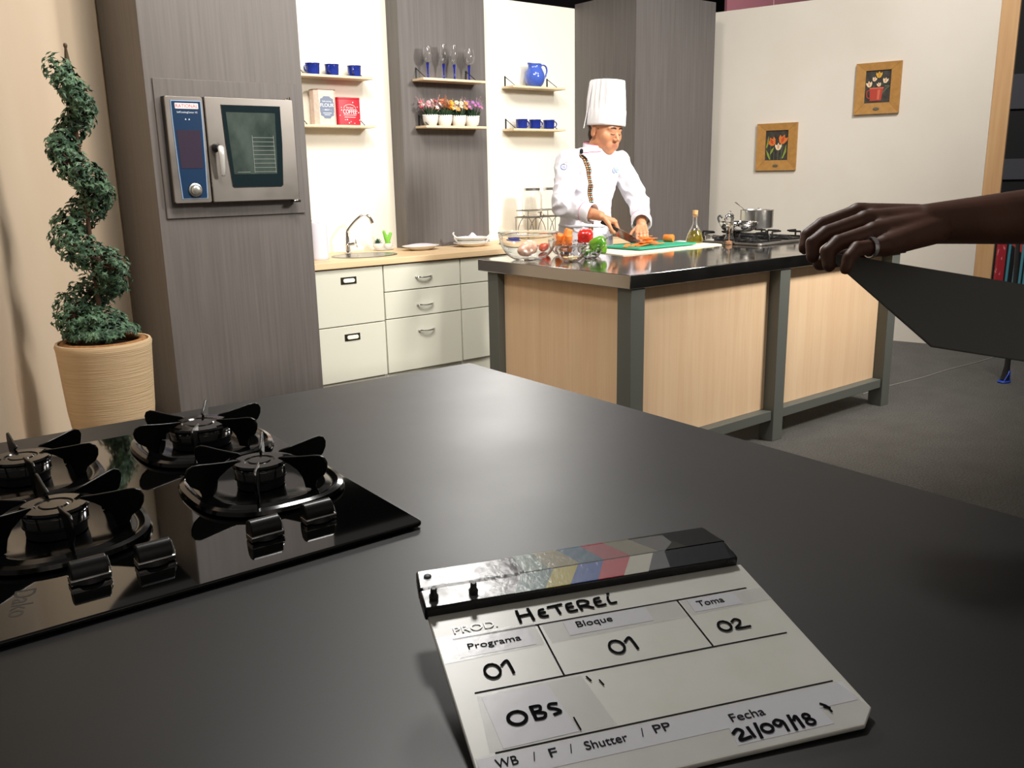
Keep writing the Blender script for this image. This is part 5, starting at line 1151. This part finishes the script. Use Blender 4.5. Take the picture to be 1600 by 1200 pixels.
# ---- second person at the right of the table, reaching in
mb = MB(); W_, F_ = V((1.1167, .5686, 1.2473)), V((1.3052, .5200, 1.2498))
el2, sh2 = V((1.385, .475, 1.255)), V((1.615, .265, 1.405))
mb.caps(W_, W_.lerp(F_, .45), .0255, .031, 20).caps(W_.lerp(F_, .45), F_, .031, .038, 20).caps(F_, el2, .038, .042, 20).caps(el2, sh2, .043, .052, 20)
bk2 = V((.15, -.35, .92)).normalized()
kn2 = [V((1.0618, .6310, 1.2620)), V((1.0396, .6065, 1.2541)), V((1.0219, .5841, 1.2413)), V((1.0107, .5624, 1.2264))]
for i, k in enumerate(kn2):
    a = W_+(V((.0, .012, .006)), V((-.002, .004, .004)), V((-.002, -.005, -.001)), V((0, -.013, -.006)))[i]
    mb.caps(a, k, .0195, .0135, 16); mb.ball(k+bk2*.001, .0128, 14, 10)
for a, b in ((0, 1), (1, 2), (2, 3)): mb.caps(kn2[a].lerp(W_, .2), kn2[b].lerp(W_, .2), .0125, .0125, 12); mb.caps(kn2[a].lerp(W_, .5), kn2[b].lerp(W_, .5), .0150, .0150, 12)
F4 = [[(1.0231, .6558, 1.2480), (1.0012, .6619, 1.2355), (.9906, .6583, 1.2198)], [(.9941, .6302, 1.2400), (.9735, .6357, 1.2280), (.9663, .6298, 1.2120)],
      [(.9809, .6054, 1.2300), (.9638, .6084, 1.2190), (.9584, .6012, 1.2040)], [(.9752, .5761, 1.2250), (.9607, .5773, 1.2150), (.9554, .5771, 1.2020)]]
for i, ch in enumerate(F4):
    p = kn2[i]; rr = (.0118, .0102, .0094, .0082) if i < 3 else (.0106, .0092, .0083, .0074)
    for j, q in enumerate(ch): mb.caps(p, q, rr[j], rr[j+1], 14); mb.ball(q, rr[j+1]*1.06, 12, 8) if j < 2 else None; p = V(q)
mb.caps(W_+V((.0, .01, -.012)), (1.082, .606, 1.222), .018, .0155).caps((1.082, .606, 1.222), (1.052, .640, 1.206), .0145, .0125).caps((1.052, .640, 1.206), (1.018, .652, 1.199), .0125, .010)
T2 = V((1.72, .44, 0)); ax2 = (.617, .786)
R2_ = [(T2+V((0, 0, .90)), .165, .115), (T2+V((0, 0, 1.02)), .148, .11), (T2+V((0, 0, 1.18)), .158, .115), (T2+V((0, 0, 1.32)), .172, .115), (T2+V((0, 0, 1.40)), .155, .095), (T2+V((0, 0, 1.45)), .09, .065)]
mb.loft(ringset(R2_, 0, ax2)); mb.caps(sh2, T2+V((0, 0, 1.40)), .055, .07)
shB, elB, wrB = V((1.83, .60, 1.39)), V((1.86, .62, 1.12)), V((1.80, .60, .90)); mb.caps(T2+V((0, 0, 1.40)), shB, .07, .055); arm(mb, shB, elB, wrB); fingers(mb, wrB, (-.1, .02, -1), (.6, .75, 0), (-.75, .6, 0), [(.2, .3, .2)]*4)
for sx in (-1, 1):
    h_ = T2+V((.617, .786, 0))*sx*.085; mb.caps(h_+V((0, 0, .90)), h_+V((0, 0, .50)), .088, .056); mb.caps(h_+V((0, 0, .50)), h_+V((.01, 0, .09)), .055, .038); mb.caps(h_+V((.03, -.02, .045)), h_+V((-.11, .085, .035)), .036, .030)
mb.caps(T2+V((0, 0, 1.42)), T2+V((-.02, .015, 1.53)), .056, .052)
h2c = T2+V((-.03, .025, 1.60)); head_prims(mb, h2c, V((-.1, .08, 1)), V((-.786, .617, -.1)))
p2 = blob('person', mb, .0030, 4, M_skin2)
tag(p2, 'person reaching in from the right edge, bare forearm and ringed hand holding a dark board', 'person')
mb = MB().ball(h2c+V((.02, -.015, .045)), .094, 24, 16, (.95, .95, .9)); blob('hair', mb, .006, 2, M_hair, .003, 90, parent=p2)
mb = MB().loft(ringset(R2_[:-1], .018, ax2)); mb.caps(sh2, T2+V((0, 0, 1.39)), .072, .08).caps(sh2, sh2.lerp(el2, .45), .070, .066).caps(T2+V((0, 0, 1.39)), shB, .08, .072).caps(shB, shB.lerp(elB, .6), .070, .066)
blob('t_shirt', mb, .007, 4, mat('dark_tshirt', S('26262a'), .9), .003, 14, parent=p2)
mb = MB()
for sx in (-1, 1):
    h_ = T2+V((.617, .786, 0))*sx*.085; mb.caps(h_+V((0, 0, .88)), h_+V((0, 0, .50)), .106, .076); mb.caps(h_+V((0, 0, .50)), h_+V((.01, 0, .10)), .076, .060)
blob('trousers', mb, .009, 4, mat('denim_dark', S('1c2230'), .9), .003, 12, parent=p2)
mb = MB()
for sx in (-1, 1): h_ = T2+V((.617, .786, 0))*sx*.085; mb.caps(h_+V((.03, -.02, .05)), h_+V((-.12, .09, .042)), .046, .040)
for v in mb.v: v.z = max(v.z, .001)
blob('shoes', mb, .007, 3, mat('black_leather'), parent=p2)
a, b = kn2[3], V(F4[3][0]); c = a.lerp(b, .50); d = (b-a).normalized(); u = d.orthogonal().normalized(); w_ = d.cross(u); prof = [(.0112, -.0028), (.0126, -.0028), (.0129, 0), (.0126, .0028), (.0112, .0028)]; n = 28
vs = [c+d*h+(u*cos(2*pi*i/n)+w_*sin(2*pi*i/n))*r for r, h in prof for i in range(n)]; fs = [(j*n+i, j*n+(i+1) % n, ((j+1) % 5)*n+(i+1) % n, ((j+1) % 5)*n+i) for j in range(5) for i in range(n)]
rg = MB().add(vs, fs).build('finger_ring', mat('silver', S('d8d8dc'), .2, 1.)); tag(rg, 'silver ring on a finger of the hand at the right', 'ring')
# dark board held in that hand
A_, B_, D_ = V((1.012, .6470, 1.2140)), V((1.075, .5260, 1.098)), V((1.3245, .4278, 1.1447))
ex_ = (D_-A_); nn = (B_-A_).cross(ex_).normalized(); C_ = B_+(D_-A_)*1.0
vs = [A_, B_, C_, D_]; vs = [p+nn*.0 for p in vs]+[p+nn*.004 for p in vs]
o = MB().add(vs, [(0, 1, 2, 3), (7, 6, 5, 4), (0, 4, 5, 1), (1, 5, 6, 2), (2, 6, 7, 3), (3, 7, 4, 0)]).build('dark_board', mat('charcoal_board', S('6a6b66'), .6), bevel=.0015); tag(o, 'flat charcoal board held under the hand at the right', 'board')

# ------------------------------------------------------------------ things beyond the timber edge
rk = thing('equipment_rack', (7.62, 3.14, 0), 'black storage rack with grey shelf cloths beyond the timber edge', 'rack', radians(-52))
MB().box((-.34, 0, 0), (1.2, .5, 3.2)).build('body', mat('rack_black', S('0a0a0c'), .7), rk)
MB().box((-.36, -.02, 1.74), (1.2, -.001, 2.00)).build('shelf_cloth', mat('grey_cloth', S('4a4a50'), .9), rk)
MB().box((-.36, -.02, 1.20), (1.2, -.001, 1.36)).build('shelf_cloth', mat('grey_cloth'), rk)
MB().box((-.36, -.02, .80), (1.2, -.001, .86)).build('shelf_cloth', mat('grey_cloth'), rk)
fc = thing('folded_chair', (6.42, 2.62, 0), 'folded chair frame with teal bars and red patterned cloth beyond the timber edge', 'chair', radians(-38))
for x in (-.05, .0, .055, .085): MB().tube([(x, .02*(x > .02), 0), (x+.01, .02*(x > .02), .86)], .0085, 8).build('frame_bar', mat('teal_paint', S('4a93a4'), .4), fc)
MB().box((-.125, -.01, .30), (-.068, .015, .86)).build('red_cloth', mat('red_cloth', S('a8202c'), .8, var=(S('d88890'), (30, 30, 14), .62, .68)), fc, bevel=.004)
MB().prism([(-.03, .86), (.05, .84), (.20, .60), (.20, .50), (.06, .72), (-.02, .78)], .012, Matrix(((1, 0, 0, 0), (0, 0, 1, 0), (0, 1, 0, 0), (0, 0, 0, 1))), .02).build('red_strap', mat('red_strap', S('c04438'), .8), fc, bevel=.003)
ft = thing('tripod_foot', (5.66, 2.29, 0), 'black tripod foot strapped to a blue plastic pad on the carpet', 'tripod')
MB().lathe([(.0, .001), (.048, .001), (.050, .008), (.046, .013), (0, .013)], n=28, sy=.7).build('pad', mat('blue_pad', S('2a4ec0'), .4), ft)
MB().tube([(.005, 0, .014), (.02, .0, .10), (.03, 0, .30), (.10, .06, 1.0)], [.026, .017, .015, .013], 12).build('leg', M_black, ft)
MB().tube([(-.03, -.012, .013), (-.005, -.022, .055), (.01, -.02, .07)], .004, 6).tube([(.02, -.022, .013), (.01, -.026, .045), (.02, -.02, .075)], .004, 6).build('strap', mat('blue_pad'), ft)
